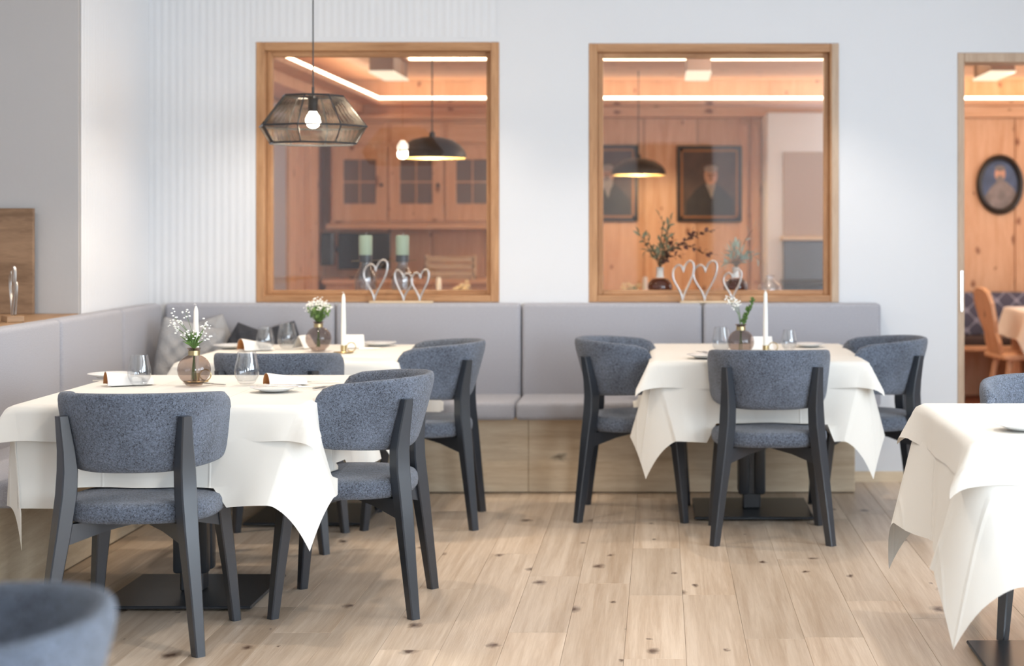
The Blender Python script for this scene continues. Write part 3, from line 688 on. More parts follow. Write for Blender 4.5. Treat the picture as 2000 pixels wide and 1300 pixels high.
# ------------------------------------------------------------------ chairs
def seat_pad():
    mb = MB(); n = 44; secs = []
    prof = [(.86,.405),(.95,.408),(.99,.42),(1.0,.437),(.99,.455),(.955,.468),(.88,.474),(.6,.478),(.3,.480)]
    for s, z in prof:
        ring = []
        for k in range(n):
            a = 2*PI*k/n; c, s_ = math.cos(a), math.sin(a); e = 2/2.5
            x = .252*s*math.copysign(abs(c)**e, c); y = .238*s*math.copysign(abs(s_)**e, s_)+.005
            ring.append((x, y, z))
        secs.append(ring)
    return mb.loft(secs)
def shell():
    """wrap-around back: sweep of a rounded section along a U-shaped plan"""
    rx, ry, yc, arm = .268, .335, .06, .025
    plan = []
    for i in range(4): plan.append((rx-.004*(1-i/4), yc+arm*(1-i/4), i/4*.25))
    N = 28
    for i in range(N+1):
        a = PI*i/N; c_, s_ = math.cos(a), math.sin(a); plan.append((rx*math.copysign(abs(c_)**.87, c_), yc-ry*abs(s_)**.87, 0))
    for i in range(1, 5): plan.append((-rx+.004*(i/4), yc+arm*i/4, 0))
    L = [0]
    for i in range(1, len(plan)): L.append(L[-1]+math.hypot(plan[i][0]-plan[i-1][0], plan[i][1]-plan[i-1][1]))
    tot = L[-1]; mb = MB(); secs = []
    for i, (x, y, _) in enumerate(plan):
        s = L[i]/tot; e = min(s, 1-s)*tot               # distance from the arm end
        q = 1-abs(2*s-1)                                # 0 at ends, 1 at the middle
        top = .802+.026*math.sin(min(1, q*1.1)*PI/2); bot = .584-.016*math.sin(min(1, q*1.3)*PI/2)
        rr = .062
        if e < rr: c = rr-math.sqrt(max(0, rr*rr-(rr-e)**2)); top -= c; bot += c*.55
        th = .024*min(1, .35+e/.03)
        p, nx = plan[max(i-1, 0)], plan[min(i+1, len(plan)-1)]
        t = Vector((nx[0]-p[0], nx[1]-p[1])).normalized(); nrm = Vector((t.y, -t.x))   # pointing outwards
        if nrm.dot(Vector((x, y-yc))) < 0: nrm = -nrm
        back = max(0, math.sin(PI*s))**1.0
        sec = []; hh = (top-bot)/2; mz = (top+bot)/2; K = 20
        for k in range(K):
            a = 2*PI*k/K; c, s_ = math.cos(a), math.sin(a)
            dx = th*math.copysign(abs(c)**.75, c); dz = hh*math.copysign(abs(s_)**.42, s_)
            z = mz+dz; f = (z-.57)/.26; lean = (-.043+.072*f)*back+(-.008+.012*f)*(1-back)
            o = dx-th+lean; fw = .035*(1-f)*max(0, 1-e/.12) if e < .12 else 0
            sec.append((x+nrm.x*o, y+nrm.y*o+fw-.012*max(0, 1-e/.12), z))
        secs.append(sec)
    return mb.loft(secs)
def chair(label):
    c = thing('dining_chair', label, 'chair', (0,0,0), 0, 'blue-grey upholstered dining chairs')
    seat_pad().build('seat', m_boucle, c, smooth=179)
    shell().build('backrest', m_boucle, c, smooth=179)
    for sx in (-1, 1):
        an = sx*math.radians(47)
        # rear leg runs up into the post that carries the back
        path = [(.246,-.258,0,.034,.036),(.224,-.236,.20,.043,.042),(.202,-.216,.38,.052,.050),(.190,-.202,.50,.056,.052),(.187,-.200,.575,.055,.050),(.188,-.208,.64,.047,.044),(.195,-.228,.752,.034,.034)]
        MB().loft([rect_sec((sx*x, y, z), w, d, an) for x, y, z, w, d in path]).build('rear_leg', m_black, c, smooth=25)
        path = [(.240,.228,0,.032,.032),(.222,.210,.2,.042,.040),(.200,.190,.405,.056,.046)]
        MB().loft([rect_sec((sx*x, y, z), w, d, -an) for x, y, z, w, d in path]).build('front_leg', m_black, c, smooth=25)
        for sy, x, y in ((-1, .205, -.214), (1, .200, .190)):
            a = math.atan2(sy*abs(y), sx*x)
            P0, P1 = Vector((sx*x, y, 0)), Vector((0, 0, 0)); d_ = (P1-P0).normalized(); nn = Vector((-d_.y, d_.x, 0))*.016
            vs = []
            for P, zb, zt in ((P0, .335, .404), (P0.lerp(P1, .5), .368, .406), (P1, .385, .406)):
                vs += [(P-nn+Vector((0,0,zb))), (P+nn+Vector((0,0,zb))), (P+nn+Vector((0,0,zt))), (P-nn+Vector((0,0,zt)))]
            fs = [(0,1,2,3)]+[(4*i+k, 4*i+(k+1) % 4, 4*i+4+(k+1) % 4, 4*i+4+k) for i in range(2) for k in range(4)]+[(11,10,9,8)]
            MB().add([tuple(v) for v in vs], fs).build('brace', m_black, c, smooth=0)
    mb = MB()
    for sx in (-1, 1):
        for x, y in ((.246,-.262),(.240,.228)): mb.solid([(.010,-.0005),(.011,.003)], 10, T(sx*x, y, 0))
    mb.build('glides', m_steel, c)
    return c
CL = dict(A='chair seen from behind at the front of the near left table', B='chair turned left, at the right side of the near left table', C='chair between the two left tables, only its back rim above the cloth',
    D='chair turned left, at the right side of the corner table below the left window', E='chair turned right, left of the table below the right window', F='chair seen from behind at the front of the table below the right window',
    G='chair turned left, standing before the white wall beside the doorway', H='chair facing the viewer behind the table at the right edge', I='blurred chair back closest to the viewer in the lower left corner')
pc = None
for kx, (x, y, rz) in CHAIRS.items():
    lab = 'blue-grey '+CL[kx]
    if pc is None: pc = chair(lab); o = pc; o.location = (x, y, 0); o.rotation_euler.z = math.radians(rz)
    else: o = again(pc, (x, y, 0), math.radians(rz), lab)

# ------------------------------------------------------------------ tableware
def wine_glass(p, label, h=.115, first=[None]):
    if first[0] is None:
        g = thing('wine_glass', label, 'glass', p, 0, 'stemless wine glasses')
        out = [(1e-4,.002),(.024,.002),(.032,.010),(.041,.028),(.044,.045),(.042,.065),(.036,.092),(.032,.115)]
        inn = [(.0308,.115),(.0348,.092),(.0408,.065),(.0428,.045),(.0398,.029),(.030,.013),(1e-4,.011)]
        MB().lathe(out+inn, 32).build('bowl', m_glass, g, smooth=60); first[0] = g
    else: g = again(first[0], p, 0, label)
    s = h/.115; g.scale = (s, s, s); return g
def blossoms(mb, pts, r, rnd):
    for p in pts:
        rr = r*rnd.uniform(.7, 1.3); M = T(*p)
        mb.solid([(rr*.8,-rr*.5),(rr,0),(rr*.7,rr*.6)], 5, M)
def vase(p, label, kind, seed, first=[None], rz=0):
    rnd = random.Random(seed)
    v = thing('bud_vase', label, 'vase', p, rz, 'round smoky bud vases')
    R0 = .061
    prof = [(1e-4,.001),(.03,.001)]+[(R0*math.sin(a), .058-.058*math.cos(a)) for a in [PI*(.2+.06*i) for i in range(11)]]+[(.021,.112),(.019,.122),(.020,.130),(.027,.139),(.0255,.139),(.018,.130),(.017,.120)]
    MB().lathe(prof, 32).build('glass_body', m_smoke, v, smooth=60)
    MB().lathe([(.0205,.112),(.0215,.112),(.0215,.129),(.0205,.129)], 24).build('gold_collar', m_brass, v)
    st = MB(); lf = MB(); bl_ = MB()
    tips = []
    if kind == 'fern':
        dirs = [(-.075,.0,.115),(-.055,.01,.10),(-.085,.02,.085),(-.03,.0,.13),(.01,.0,.06),(.045,.01,.085),(.05,.0,.035),(.03,.02,.07),(-.02,-.02,.05),(-.06,0,.07)]
        for d in dirs: tips.append((d, 9))
        for k in range(46):
            a = rnd.uniform(0, 6.28); q = rnd.random(); b0 = Vector((0,0,.135)); e = Vector((math.cos(a)*.045*q-.012, math.sin(a)*.035*q, .15+.055*rnd.random()))
            lf.tube([b0, b0.lerp(e, .5)+Vector((0,0,.006)), e], [.0015,.0036,.0006], 4)
    elif kind == 'round':
        for k in range(26):
            a = k*2.4; q = math.sqrt((k+.5)/26); tips.append(((math.cos(a)*.055*q, math.sin(a)*.05*q, .095-.03*q*q), 7))
        for k in range(60):
            a = rnd.uniform(0, 6.28); q = rnd.random(); e = Vector((math.cos(a)*.058*q, math.sin(a)*.05*q, .16+.05*rnd.random()))
            lf.tube([(0,0,.13), e], [.002,.001], 4); lf.add([e+Vector((.006,0,.004)), e+Vector((-.006,0,.004)), e+Vector((0,.004,.012)), e+Vector((0,-.004,-.008))], [(0,2,1),(0,1,3)])
    else:
        for d in [(-.035,0,.115),(-.05,.01,.10),(-.02,0,.10),(-.01,.01,.085),(-.03,-.01,.085),(-.06,0,.125)]: tips.append((d, 11))
        for k in range(80):
            t_ = rnd.random(); c = Vector((.012+.045*t_, 0, .14+.115*t_)); a = rnd.uniform(0, 6.28)
            e = c+Vector((math.cos(a)*.016, math.sin(a)*.012, .014)); lf.tube([c, c.lerp(e,.5), e], [.0015,.0042,.0006], 4)
        lf.tube([(0,0,.10),(.02,0,.165),(.057,0,.255)], .0018, 4)
    for d, nb in tips:
        e = Vector((d[0], d[1], .139+d[2])); m = Vector((d[0]*.3, d[1]*.3, .139+d[2]*.5))
        st.tube([(rnd.uniform(-.01,.01), rnd.uniform(-.01,.01), .02), (0,0,.125), m, e], .0009, 4)
        pts = [e+Vector((rnd.gauss(0,.009), rnd.gauss(0,.009), rnd.gauss(0,.009))) for _ in range(nb)]
        blossoms(bl_, pts, .0038, rnd)
    st.build('stems', m_leaf, v); tag(lf.build('foliage', m_leaf, v), kind='stuff'); tag(bl_.build('blossoms', m_petal, v), kind='stuff')
    return v
def candle(p, label, h, holder=True):
    c = thing('taper_candle', label, 'candle', p, 0, 'white taper candles')
    z0 = .012
    MB().solid([(.0115,z0),(.0115,z0+h*.45),(.0085,z0+h*.93),(.006,z0+h*.97),(.003,z0+h)], 16).build('wax_stick', m_wax, c)
    MB().tube([(0,0,z0+h-.002),(0,0,z0+h+.006),(-.004,0,z0+h+.009),(-.008,0,z0+h+.006)], .0011, 5).build('wick', m_wick, c)
    k = thing('candle_holder', label.replace('white taper candle', 'brass ring candle holder under the candle'), 'candle holder', p, 0, 'brass candle holders')
    MB().solid([(.040,0),(.042,.002),(.040,.004)], 28, None, 1.15, .85).build('drip_plate', m_brass, k)
    MB().lathe([(.0117,.004),(.0135,.004),(.0135,.034),(.0117,.034)], 20).build('cup', m_brass, k)
    MB().tube([(.036+.021*math.cos(2*PI*i/24), 0, .026+.021*math.sin(2*PI*i/24)) for i in range(24)], .0026, 6, True).build('ring_handle', m_brass, k)
    return c
def plate(p, label, r=.085, first=[None]):
    if first[0] is None:
        g = thing('side_plate', label, 'plate', p, 0, 'white side plates')
        MB().lathe([(1e-4,.001),(.05,.001),(.055,.004),(.085,.014),(.086,.0155),(.083,.0165),(.055,.0075),(1e-4,.0065)], 40).build('dish', m_china, g, smooth=50); first[0] = g
    else: g = again(first[0], p, 0, label)
    g.scale = (r/.085,)*3; return g
def knife(p, rz, label, L=.20):
    k = thing('table_knife', label, 'knife', p, rz, 'table knives')
    MB().rbox(-.005, .005, 0, L*.48, 0, .005, .0015, 1).build('handle', m_steel, k)
    MB().rbox(-.008, .006, L*.48, L, .001, .003, .0009, 1).build('blade', m_steel, k)
    return k
def fork(p, rz, label, L=.19):
    k = thing('table_fork', label, 'fork', p, rz, 'table forks')
    MB().rbox(-.004, .004, 0, L*.68, 0, .004, .001, 1).build('handle', m_steel, k)
    mb = MB().rbox(-.011, .011, L*.68, L*.80, .001, .004, .001, 1)
    for x in (-.009, -.003, .003, .009): mb.rbox(x-.0015, x+.0015, L*.79, L, .001, .004, .0006, 1)
    mb.build('tines', m_steel, k); return k
def napkin(p, rz, label, L=.15, W_=.09, H_=.05):
    """napkin rolled into a pocket, tan lining showing at the open end"""
    n = thing('rolled_napkin', label, 'napkin', p, rz, 'rolled napkins')
    def roll(s, k=16):
        vs = []; fs = []; N = 10
        for i in range(N+1):
            t_ = i/N
            for j in range(k+1):
                a = PI*1.08*j/k-.04*PI; ww = W_/2*(1-.45*t_)*s; hh = H_*(1-.55*t_)*s
                vs.append((-math.cos(a)*ww, L*t_, max(.001, math.sin(a)*hh)+.001))
        for i in range(N):
            for j in range(k): fs.append((i*(k+1)+j, i*(k+1)+j+1, (i+1)*(k+1)+j+1, (i+1)*(k+1)+j))
        return vs, fs
    MB().add(*roll(1)).build('linen_fold', m_linen, n, smooth=179)
    MB().add(*roll(.95)).build('lining', m_tan, n, smooth=179)
    MB().rbox(-W_/2*.95, W_/2*.95, .012, L, .0005, .002, .0004, 1).build('flap', m_linen, n, smooth=0)
    return n
def tent(p, rz, label):
    n = thing('folded_napkin', label, 'napkin', p, rz, 'folded white napkins')
    for s in (-1, 1):
        MB().add([(-.055, s*.035, .001), (.055, s*.035, .001), (.05, 0, .062), (-.05, 0, .062), (-.055, s*.033, .001), (.055, s*.033, .001), (.05, -s*.001, .0605), (-.05, -s*.001, .0605)],
                 [(0,1,2,3),(7,6,5,4),(0,4,5,1),(1,5,6,2),(2,6,7,3),(3,7,4,0)]).build('napkin_panel', m_linen, n, smooth=0)
    return n
def on(px, py):              # point of a table top seen at pixel px, py
    s = (py-CY)/(CH-ZTOP-.004); Y = FPX/s; return Vector(((px-CX)/s, Y, ZTOP+.004))

# near left table
vase(on(379, 752), 'smoky round vase with sparse gypsophila and fern on the near left table', 'fern', 11)
candle((-1.765, 6.42, ZTOP+.004), 'white taper candle behind the fern vase on the near left table', .275)
wine_glass(on(272, 752), 'clear stemless glass left of the fern vase on the near left table', .113)
wine_glass(on(482, 750), 'clear stemless glass right of the fern vase on the near left table', .121)
plate(on(536, 763), 'white side plate beside the rolled napkin on the near left table')
k_ = on(500, 764); knife((k_.x, k_.y, k_.z+.017), math.radians(-84), 'butter knife lying across the side plate on the near left table', .16)
napkin(on(520, 752), math.radians(-60), 'rolled white napkin with tan lining right of the glass, near left table', .15, .085, .045)
knife(on(560, 746), math.radians(-88), 'long table knife behind the rolled napkin on the near left table', .20)
fork(on(575, 757), math.radians(-78), 'table fork right of the side plate on the near left table', .15)
knife(on(612, 760), math.radians(-22), 'table knife nearest the right edge of the near left table', .16)
napkin(on(206, 752), math.radians(-62), 'rolled white napkin with tan lining beside the left bench, near left table', .17, .10, .05)
plate(on(218, 737), 'white side plate behind the napkin beside the left bench', .09)
knife(on(180, 744), math.radians(-70), 'table knife at the left bench side of the near left table', .16)
fork(on(440, 752), math.radians(60), 'table fork left of the right-hand setting, near left table', .10)
# corner table
vase(on(622, 685), 'smoky round vase with a dense white posy on the corner table', 'round', 12)
candle(on(671, 688), 'white taper candle on the corner table under the woven lamp', .262)
wine_glass(on(518, 684), 'clear stemless glass on the corner table, the left of two', .112)
wine_glass(on(561, 681), 'clear stemless glass on the corner table, nearer the posy', .125)
plate(on(740, 674), 'white side plate at the right end of the corner table')
k_ = on(728, 675); knife((k_.x, k_.y, k_.z+.017), math.radians(-60), 'butter knife on the side plate of the corner table', .12)
napkin(on(470, 684), math.radians(-55), 'rolled white napkin with tan lining on the corner table', .15, .10, .055)
plate(on(452, 679), 'white side plate at the left end of the corner table')
tent(on(690, 678), math.radians(4), 'folded white napkin standing behind the candle on the corner table')
tent(on(594, 679), math.radians(70), 'folded white napkin standing behind the posy vase on the corner table')
fork(on(702, 681), math.radians(-80), 'table fork beside the brass ring on the corner table', .10)
# table below the right window
vase(on(1447, 692), 'smoky round vase with white blooms and one green sprig, table below the right window', 'sprig', 13)
candle(on(1495, 688), 'white taper candle on the table below the right window', .275)
wine_glass(on(1409, 687), 'clear stemless glass left of the sprig vase, table below the right window', .118)
wine_glass(on(1541, 684), 'clear stemless glass right of the candle, table below the right window', .098)
tent(on(1487, 682), math.radians(3), 'folded white napkin between vase and candle, table below the right window')
plate(on(1580, 676), 'white side plate right of the candle, table below the right window', .08)
plate(on(1378, 698), 'white side plate at the left end, table below the right window')
k_ = on(1384, 696); knife((k_.x, k_.y, k_.z+.017), math.radians(40), 'butter knife on the left side plate, table below the right window', .08)
# table at the right edge
plate(on(2003, 838), 'white side plate on the table at the right edge', .09)

# ------------------------------------------------------------------ cushions in the bench corner
def pillow(p, rot, w, h, t_, mat, label, pleat=0):
    o = thing('knitted_cushion', label, 'cushion', p, 0, 'knitted cushions'); o.rotation_euler = rot
    N = 44; vs = []; fs = []
    for side in (1, -1):
        for j in range(N+1):
            for i in range(N+1):
                u, v = 2*i/N-1, 2*j/N-1; f = (1-u**4)**.55*(1-v**4)**.55 if abs(u) < 1 and abs(v) < 1 else 0
                pin = 1-.07*(abs(u)*abs(v))**2-.05*(1-abs(v)**2)*abs(u)**3*.4
                cable = (.012*max(0, abs(math.cos((u+v)*7))-.55)+.012*max(0, abs(math.cos((u-v)*7))-.55))*f*2
                vs.append((u*w/2*pin, side*(t_/2*f+cable), (v+1)*h/2*1.0))
    off = (N+1)**2
    for sidx in range(2):
        for j in range(N):
            for i in range(N):
                a = sidx*off+j*(N+1)+i; q = (a, a+1, a+N+2, a+N+1); fs.append(q if sidx else q[::-1])
    mb = MB().add(vs, fs); ob = mb.build('cushion_cover', mat, o, smooth=179)
    bm = bmesh.new(); bm.from_mesh(ob.data); bmesh.ops.remove_doubles(bm, verts=bm.verts, dist=.0004); bm.to_mesh(ob.data); bm.free()
    return o
pillow((at(356,700,8.45).x, 8.47, .474), (math.radians(-12), math.radians(14), math.radians(38)), .36, .40, .13, m_knit_l, 'pale grey knitted cushion leaning in the bench corner at left')
pillow((at(425,690,8.72).x, 8.70, .474), (math.radians(-14), math.radians(-20), math.radians(6)), .34, .40, .12, m_knit_l, 'pale grey knitted cushion tilted behind the charcoal cushion')
pillow((at(462,690,8.55).x, 8.56, .474), (math.radians(-22), math.radians(20), math.radians(-4)), .36, .37, .12, m_knit_d, 'charcoal cable-knit cushion with diamond pattern on the corner bench')
pillow((at(548,690,8.70).x, 8.72, .474), (math.radians(-12), math.radians(-16), math.radians(4)), .34, .36, .11, m_knit_d, 'charcoal cushion half hidden behind the two glasses')

# ------------------------------------------------------------------ hearts
def heart_pts(w, h, skew, n=40):
    pts = []
    for i in range(n):
        t_ = 2*PI*i/n
        x = 16*math.sin(t_)**3/17; y = (13*math.cos(t_)-5*math.cos(2*t_)-2*math.cos(3*t_)-math.cos(4*t_)+17)/29.0
        y = max(0, y); x = x*(.55+.45*min(1, y*1.1))
        pts.append((x*w/2+skew*y*h*.5, 0, y*h*(1+.12*(x if skew > 0 else -x))))
    return pts
def hearts(label, base_px, items, Y, z0):
    b0, b1 = base_px
    o = thing('heart_sculpture', label, 'sculpture', ((b0+b1)/2*0+xb((b0+b1)/2, Y), Y, z0), 0, 'metal heart sculptures')
    w = xb(b1, Y)-xb(b0, Y)
    MB().rbox(-w/2, w/2, -.022, .022, 0, .010, .002, 1).build('wooden_base', m_base, o, smooth=0)
    for k, (tip, x0, x1, ty, sk) in enumerate(items):
        h = CH-(ty-CY)*Y/FPX-z0-.008; wd = (x1-x0)*Y/FPX
        MB().tube(heart_pts(wd-.01, h, sk), .0052, 8, True, T(xb(tip, Y)-o.location.x, (.006 if k % 2 else -.006), .010)).build('metal_heart', m_alu, o)
    return o
hearts('three brushed metal hearts standing before the window with the candle bottles', (722, 846), [(731, 711, 768, 512, .10), (788, 768, 811, 531, -.02), (820, 800, 843, 530, .04)], 8.875, .945)
hearts('three brushed metal hearts standing before the window with the vases', (1328, 1446), [(1333, 1313, 1364, 514, .05), (1376, 1356, 1413, 514, .05), (1430, 1408, 1452, 530, .02)], 8.875, .945)
hl = thing('heart_sculpture', 'slim double metal heart on a wooden block on the oak ledge', 'sculpture', (at(24,620,7.2).x, 7.2, .944), math.radians(-58), 'metal heart sculptures')
MB().rbox(-.07, .07, -.035, .035, 0, .026, .002, 1).build('wooden_base', m_ledge, hl, smooth=0)
MB().tube(heart_pts(.115, .195, .12), .006, 8, True, T(0,0,.026)).build('metal_heart', m_alu, hl)
MB().tube(heart_pts(.07, .13, .02), .005, 8, True, T(0.0,.012,.030)).build('metal_heart', m_alu, hl)

# ------------------------------------------------------------------ woven pendant lamp
lp = Vector((-1.575, 7.66, 1.80))
lamp = thing('woven_pendant_lamp', 'faceted pendant lamp of dark woven twine hanging over the corner table', 'pendant lamp', lp)
NS = 8; a0 = math.radians(-94)
def ring(r, z, sub=1):
    P = []
    for k in range(NS):
        A = Vector((r*math.cos(a0+2*PI*k/NS), r*math.sin(a0+2*PI*k/NS), z)); B = Vector((r*math.cos(a0+2*PI*(k+1)/NS), r*math.sin(a0+2*PI*(k+1)/NS), z))
        for s in range(sub): P.append(A.lerp(B, s/sub))
    return P
rings = [(.138,.138),(.247,0),(.198,-.077)]
for r, z in rings: MB().tube(ring(r, z), .0048, 6, True).build('frame_ring', m_metal, lamp)
for k in range(NS):
    P = [ring(r, z)[k] for r, z in rings]; MB().tube(P, .0034, 5).build('frame_rib', m_metal, lamp)
SUB = 26
for i in range(2):
    A, B = ring(*rings[i], SUB), ring(*rings[i+1], SUB); mb = MB()
    for k in range(len(A)):
        for sh in ((0, 2) if i == 0 else (0, 1)):
            q = B[(k+sh) % len(B)]; n_ = Vector((A[k].x, A[k].y, 0)).normalized()*(.0015 if sh else -.0015)
            mb.tube([A[k]+n_, q+n_], .00075, 3)
    tag(mb.build('woven_twine', m_string, lamp, smooth=0), kind='stuff')
MB().solid([(.022,.068),(.022,.13),(.012,.14)], 18).build('socket', m_darkmetal, lamp)
MB().tube([(-.138,0,.137),(0,0,.137),(.138,0,.137)], .003, 5).tube([(0,-.138,.137),(0,0,.137),(0,.138,.137)], .003, 5).build('spider', m_darkmetal, lamp)
MB().solid([(.008,-.006),(.022,.0),(.032,.016),(.034,.030),(.030,.045),(.020,.060),(.016,.07)], 20).build('bulb', m_bulb, lamp)
MB().tube([(0,0,.135),(0,0,.18)], .006, 8).tube([(0,0,.17),(0,0,ZC-lp.z)], .0035, 6).build('cord', m_darkmetal, lamp)
MB().solid([(.05,ZC-lp.z-.025),(.05,ZC-lp.z)], 20).build('ceiling_rose', m_darkmetal, lamp)
light('pendant_glow', 'POINT', lp+Vector((0,0,-.012)), 22, (1,.80,.56), shadow_soft_size=.03)

# ------------------------------------------------------------------ candle bottles and plant vases on the parlour side of the windows
YV = 9.04; zsill = .985
def bottle(px, label):
    x = xb(px, YV)
    b = thing('glass_bottle', label.replace('sage green candle on the', 'clear candle bottle, the').replace(' of two bottles', ' of two,'), 'bottle', (x, YV, zsill), 0, 'candle bottles')
    prof = [(1e-4,.001),(.054,.001),(.058,.006),(.059,.085),(.056,.105),(.040,.130),(.030,.150),(.029,.185),(.031,.187),(.027,.187),(.026,.150),(.036,.130),(.053,.104),(.056,.085),(.055,.008),(1e-4,.006)]
    MB().lathe(prof, 32).build('glass_body', thin_glass('grey_bottle_glass', (.84,.86,.88,1), 1.5, 2.6) if not bpy.data.materials.get('grey_bottle_glass') else bpy.data.materials['grey_bottle_glass'], b, smooth=60)
    MB().lathe([(.030,.172),(.036,.172),(.036,.208),(.030,.208)], 24).build('black_collar', m_metal, b)
    MB().tube([(-.075,0,.176),(-.03,.028,.178),(.03,.028,.178),(.075,0,.182)], .0016, 5).build('wire', m_brass, b)
    c = thing('pillar_candle', label, 'candle', (x, YV, zsill+.2085), 0, 'sage green pillar candles')
    MB().solid([(.035,0),(.036,.004),(.036,.098),(.032,.106),(.020,.103)], 28).build('wax_pillar', m_green, c)
    MB().tube([(0,0,.10),(.003,0,.113),(.008,0,.122)], .0014, 5).build('wick', m_wick, c)
bottle(714, 'sage green candle on the left of two bottles behind the left window')
bottle(786, 'sage green candle on the right of two bottles behind the left window')
def leaf_mesh(name, L, w, mat, n=6):
    vs = []; fs = []
    for i in range(n+1):
        t_ = i/n; ww = w/2*math.sin(PI*min(1, t_**.8*.98+.01)); z = .12*L*math.sin(PI*t_)
        vs += [(-ww, t_*L, z+.06*ww), (0, t_*L, z-.1*ww), (ww, t_*L, z+.06*ww)]
    for i in range(n): fs += [(3*i, 3*i+1, 3*i+4, 3*i+3), (3*i+1, 3*i+2, 3*i+5, 3*i+4)]
    o = MB().add(vs, fs).build(name, mat, None, smooth=179); me = o.data; bpy.data.objects.remove(o); return me
lm_olive = leaf_mesh('olive_leaf', .05, .015, m_olive); lm_sage = leaf_mesh('eucalyptus_leaf', .058, .017, m_sage); lm_rus = leaf_mesh('russet_leaf', .034, .024, m_russet)
def put_leaf(me, par, p, d, roll, s):
    o = bpy.data.objects.new('leaf', me); C.objects.link(o); o.parent = par; o.location = p
    q = Vector(d).normalized().to_track_quat('Y', 'Z'); o.rotation_euler = (q.to_matrix() @ Matrix.Rotation(roll, 3, 'Y')).to_euler(); o.scale = (s, s, s)
def branch(par, pts, me, step, rnd, stem_mat, skip=.25, spread=.8):
    pts = [Vector(p) for p in pts]; MB().tube(pts, [.0022]*(len(pts)-1)+[.0008], 5).build('branch', stem_mat, par)
    seg = []
    for i in range(len(pts)-1):
        n_ = max(1, int((pts[i+1]-pts[i]).length/step))
        for k in range(n_): seg.append((pts[i].lerp(pts[i+1], k/n_), (pts[i+1]-pts[i]).normalized()))
    tot = len(seg); 
    for i, (p, d) in enumerate(seg):
        if i < tot*skip: continue
        a = i*2.4+rnd.random(); side = d.orthogonal().normalized(); side.rotate(Matrix.Rotation(a, 3, d).to_quaternion())
        put_leaf(me, par, p, d*.6+side*spread, rnd.uniform(-1.2, 1.2), rnd.uniform(.75, 1.2))
    put_leaf(me, par, pts[-1], (pts[-1]-pts[-2]), 0, 1)
def plant_vase(px, label, seed):
    v = thing('plant_vase', label, 'vase', (xb(px, YV), YV, zsill-.016), 0, 'plum glass vases behind the right window')
    prof = [(1e-4,.001),(.045,.001)]+[(.066*math.sin(PI*(.24+.052*i)), .052-.056*math.cos(PI*(.24+.052*i))) for i in range(12)]+[(.020,.112),(.0185,.135),(.019,.158),(.021,.160),(.018,.158),(.017,.12)]
    nb = [(r, z) for r, z in prof if z < .108]; nk = [(r, z) for r, z in prof if z >= .10]
    MB().lathe(nb, 32).build('glass_body', m_darkglass, v, smooth=60)
    MB().lathe([(.024,.104)]+nk[-6:], 24).build('pale_neck', basic('milk_glass', (.75,.76,.74,1), .25) if not bpy.data.materials.get('milk_glass') else bpy.data.materials['milk_glass'], v, smooth=60)
    return v
rl = random.Random(21)
def vp(v, px, py, dy=0): q = at(px, py, YV+dy); return q-Vector(v.location)
v1 = plant_vase(1289, 'plum glass vase with olive twigs and a dark russet branch', 1)
top = (0,0,.15)
for path in ([(1288,505),(1290,470),(1297,435),(1288,422)], [(1285,508),(1270,480),(1264,462)], [(1283,510),(1262,478),(1248,455)], [(1290,505),(1305,470),(1304,440)], [(1287,508),(1276,490),(1258,488)], [(1291,508),(1308,485),(1318,478)], [(1289,505),(1302,455),(1310,430)]):
    branch(v1, [top]+[vp(v1, x, y, rl.uniform(-.03,.05)) for x, y in path], lm_olive, .017, rl, m_stem, .25)
for path in ([(1292,508),(1315,488),(1345,465),(1372,455),(1395,448)], [(1330,478),(1350,480),(1368,492),(1392,497)], [(1292,510),(1312,500),(1330,498)], [(1345,466),(1352,452)], [(1296,508),(1306,490),(1316,462)]):
    branch(v1, ([top] if path[0][0] < 1300 else [])+[vp(v1, x, y, .02) for x, y in path], lm_rus, .014, rl, m_stem, .15 if path[0][0] < 1300 else 0)
v2 = plant_vase(1437, 'plum glass vase with pale eucalyptus, right of the vase with the russet branch', 2)
for k in range(17):
    a = PI*(.02+.96*k/16); L = rl.uniform(.05, .085); e = Vector((math.cos(a)*L*.95, rl.uniform(-.03,.03), .19+math.sin(a)*L*1.15-.01))
    branch(v2, [top, Vector((math.cos(a)*.012, 0, .178)), e], lm_sage, .020, rl, m_stem, .35)
branch(v2, [top, vp(v2,1455,470), vp(v2,1470,448)], lm_sage, .03, rl, m_stem, .7)
branch(v2, [top, vp(v2,1460,490), vp(v2,1482,508)], lm_sage, .018, rl, m_stem, .3)
dc = thing('decanter', 'round clear glass decanter on the sill, right of the eucalyptus vase', 'decanter', (xb(1503, YV), YV, zsill-.008), 0)
MB().lathe([(1e-4,.001),(.05,.001),(.066,.02),(.062,.055),(.03,.078),(.022,.095),(.028,.11),(.026,.11),(.020,.094),(.028,.076),(.058,.054),(.062,.02),(1e-4,.006)], 28).build('glass_body', m_glass, dc, smooth=60)
br = bpy.data.objects.new('x', None); bpy.data.objects.remove(br)

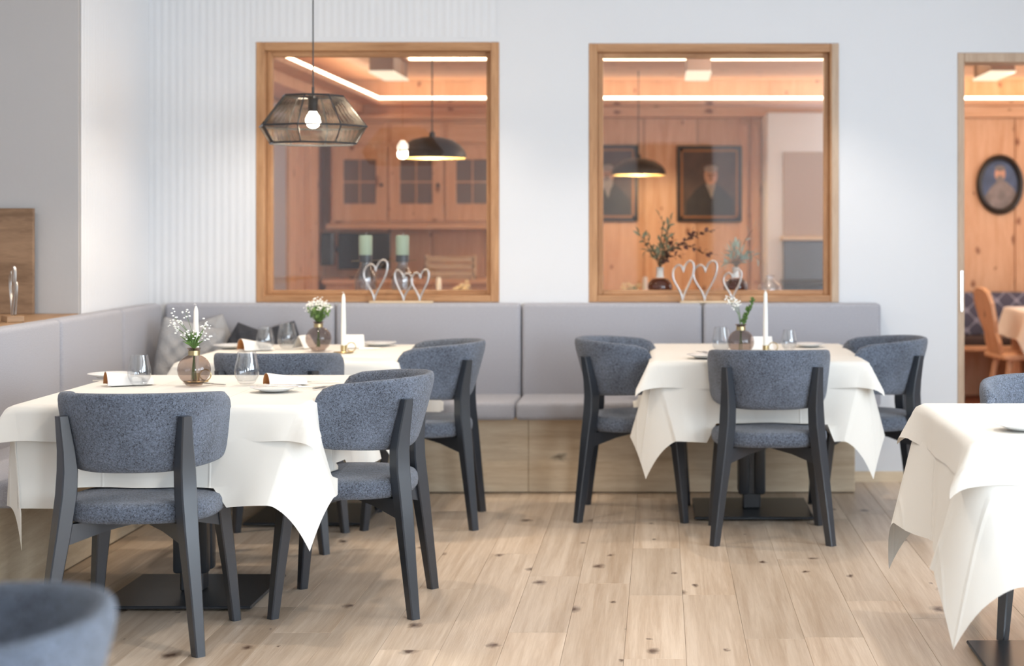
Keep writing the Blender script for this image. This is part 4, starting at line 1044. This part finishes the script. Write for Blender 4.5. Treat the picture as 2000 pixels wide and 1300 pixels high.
# parlour tables near the windows, only the tops of what stands on them show above the sills
def parlour_table(x, y, label, lc, seed, Wd=.9, D=.9):
    t = thing('parlour_table', label, 'table', (x, y, 0), 0, 'parlour tables')
    MB().rbox(-Wd/2, Wd/2, -D/2, D/2, .72, .75, .005, 1).build('tabletop', m_pine_h, t, smooth=0)
    for sx in (-1, 1):
        for sy in (-1, 1): MB().rbox(sx*(Wd/2-.06)-.03, sx*(Wd/2-.06)+.03, sy*(D/2-.06)-.03, sy*(D/2-.06)+.03, 0, .72, .006, 1).build('leg', m_pine, t, smooth=0)
    M = T(x, y, .753)
    cl = drape(Wd, D, .22, .012, .012, math.radians(30), math.radians(14), .3, seed, [], .002, M).build('tablecloth', m_linen, None, smooth=179)
    cl.location = (x, y, .753); tag(cl, lc, 'tablecloth', 'white parlour tablecloths')
parlour_table(-1.25, 10.5, 'pine parlour table behind the left window, below the dome lamp', 'white cloth on the parlour table behind the left window', 31)
parlour_table(-.15, 10.6, 'pine parlour table behind the right window', 'white cloth on the parlour table behind the right window', 32)
parlour_table(2.96, 11.95, 'pine parlour table seen through the doorway', 'white cloth on the parlour table seen through the doorway', 33, .85, .9)
def block_candle(x, y, z, label):
    c = thing('stub_candle', label, 'candle', (x, y, z), 0, 'cream parlour candles')
    MB().solid([(.016,0),(.016,.25),(.012,.27)], 14).build('wax_stick', m_wax, c); MB().tube([(0,0,.26),(0,0,.28)], .0012, 4).build('wick', m_wick, c)
block_candle(xb(857,10.5), 10.5, .757, 'cream candle on the parlour table behind the left window')
block_candle(xb(1260,10.6), 10.6, .757, 'cream candle on the parlour table behind the right window')
def posy(x, y, z, label, seed):
    v = thing('table_posy', label, 'flowers', (x, y, z), 0, 'cream posies in the parlour'); r_ = random.Random(seed)
    MB().lathe([(1e-4,.001),(.035,.001),(.045,.05),(.03,.10),(.032,.12)], 20).build('pot', m_china, v)
    mb = MB(); blossoms(mb, [(r_.gauss(-.02,.025), r_.gauss(0,.02), .17+r_.gauss(.02,.018)) for _ in range(40)], .014, r_); tag(mb.build('blossoms', basic('cream_petal', srgb(235,215,170), .7), v), kind='stuff')
    mb = MB(); blossoms(mb, [(r_.gauss(.03,.02), r_.gauss(0,.02), .155+r_.gauss(0,.018)) for _ in range(30)], .014, r_); tag(mb.build('foliage', m_leaf, v), kind='stuff')
posy(xb(1236,10.6), 10.6, .757, 'cream posy on the parlour table left of the plum vases', 5)
posy(xb(912,10.5), 10.45, .757, 'cream posy on the parlour table right of the candle bottles', 6)
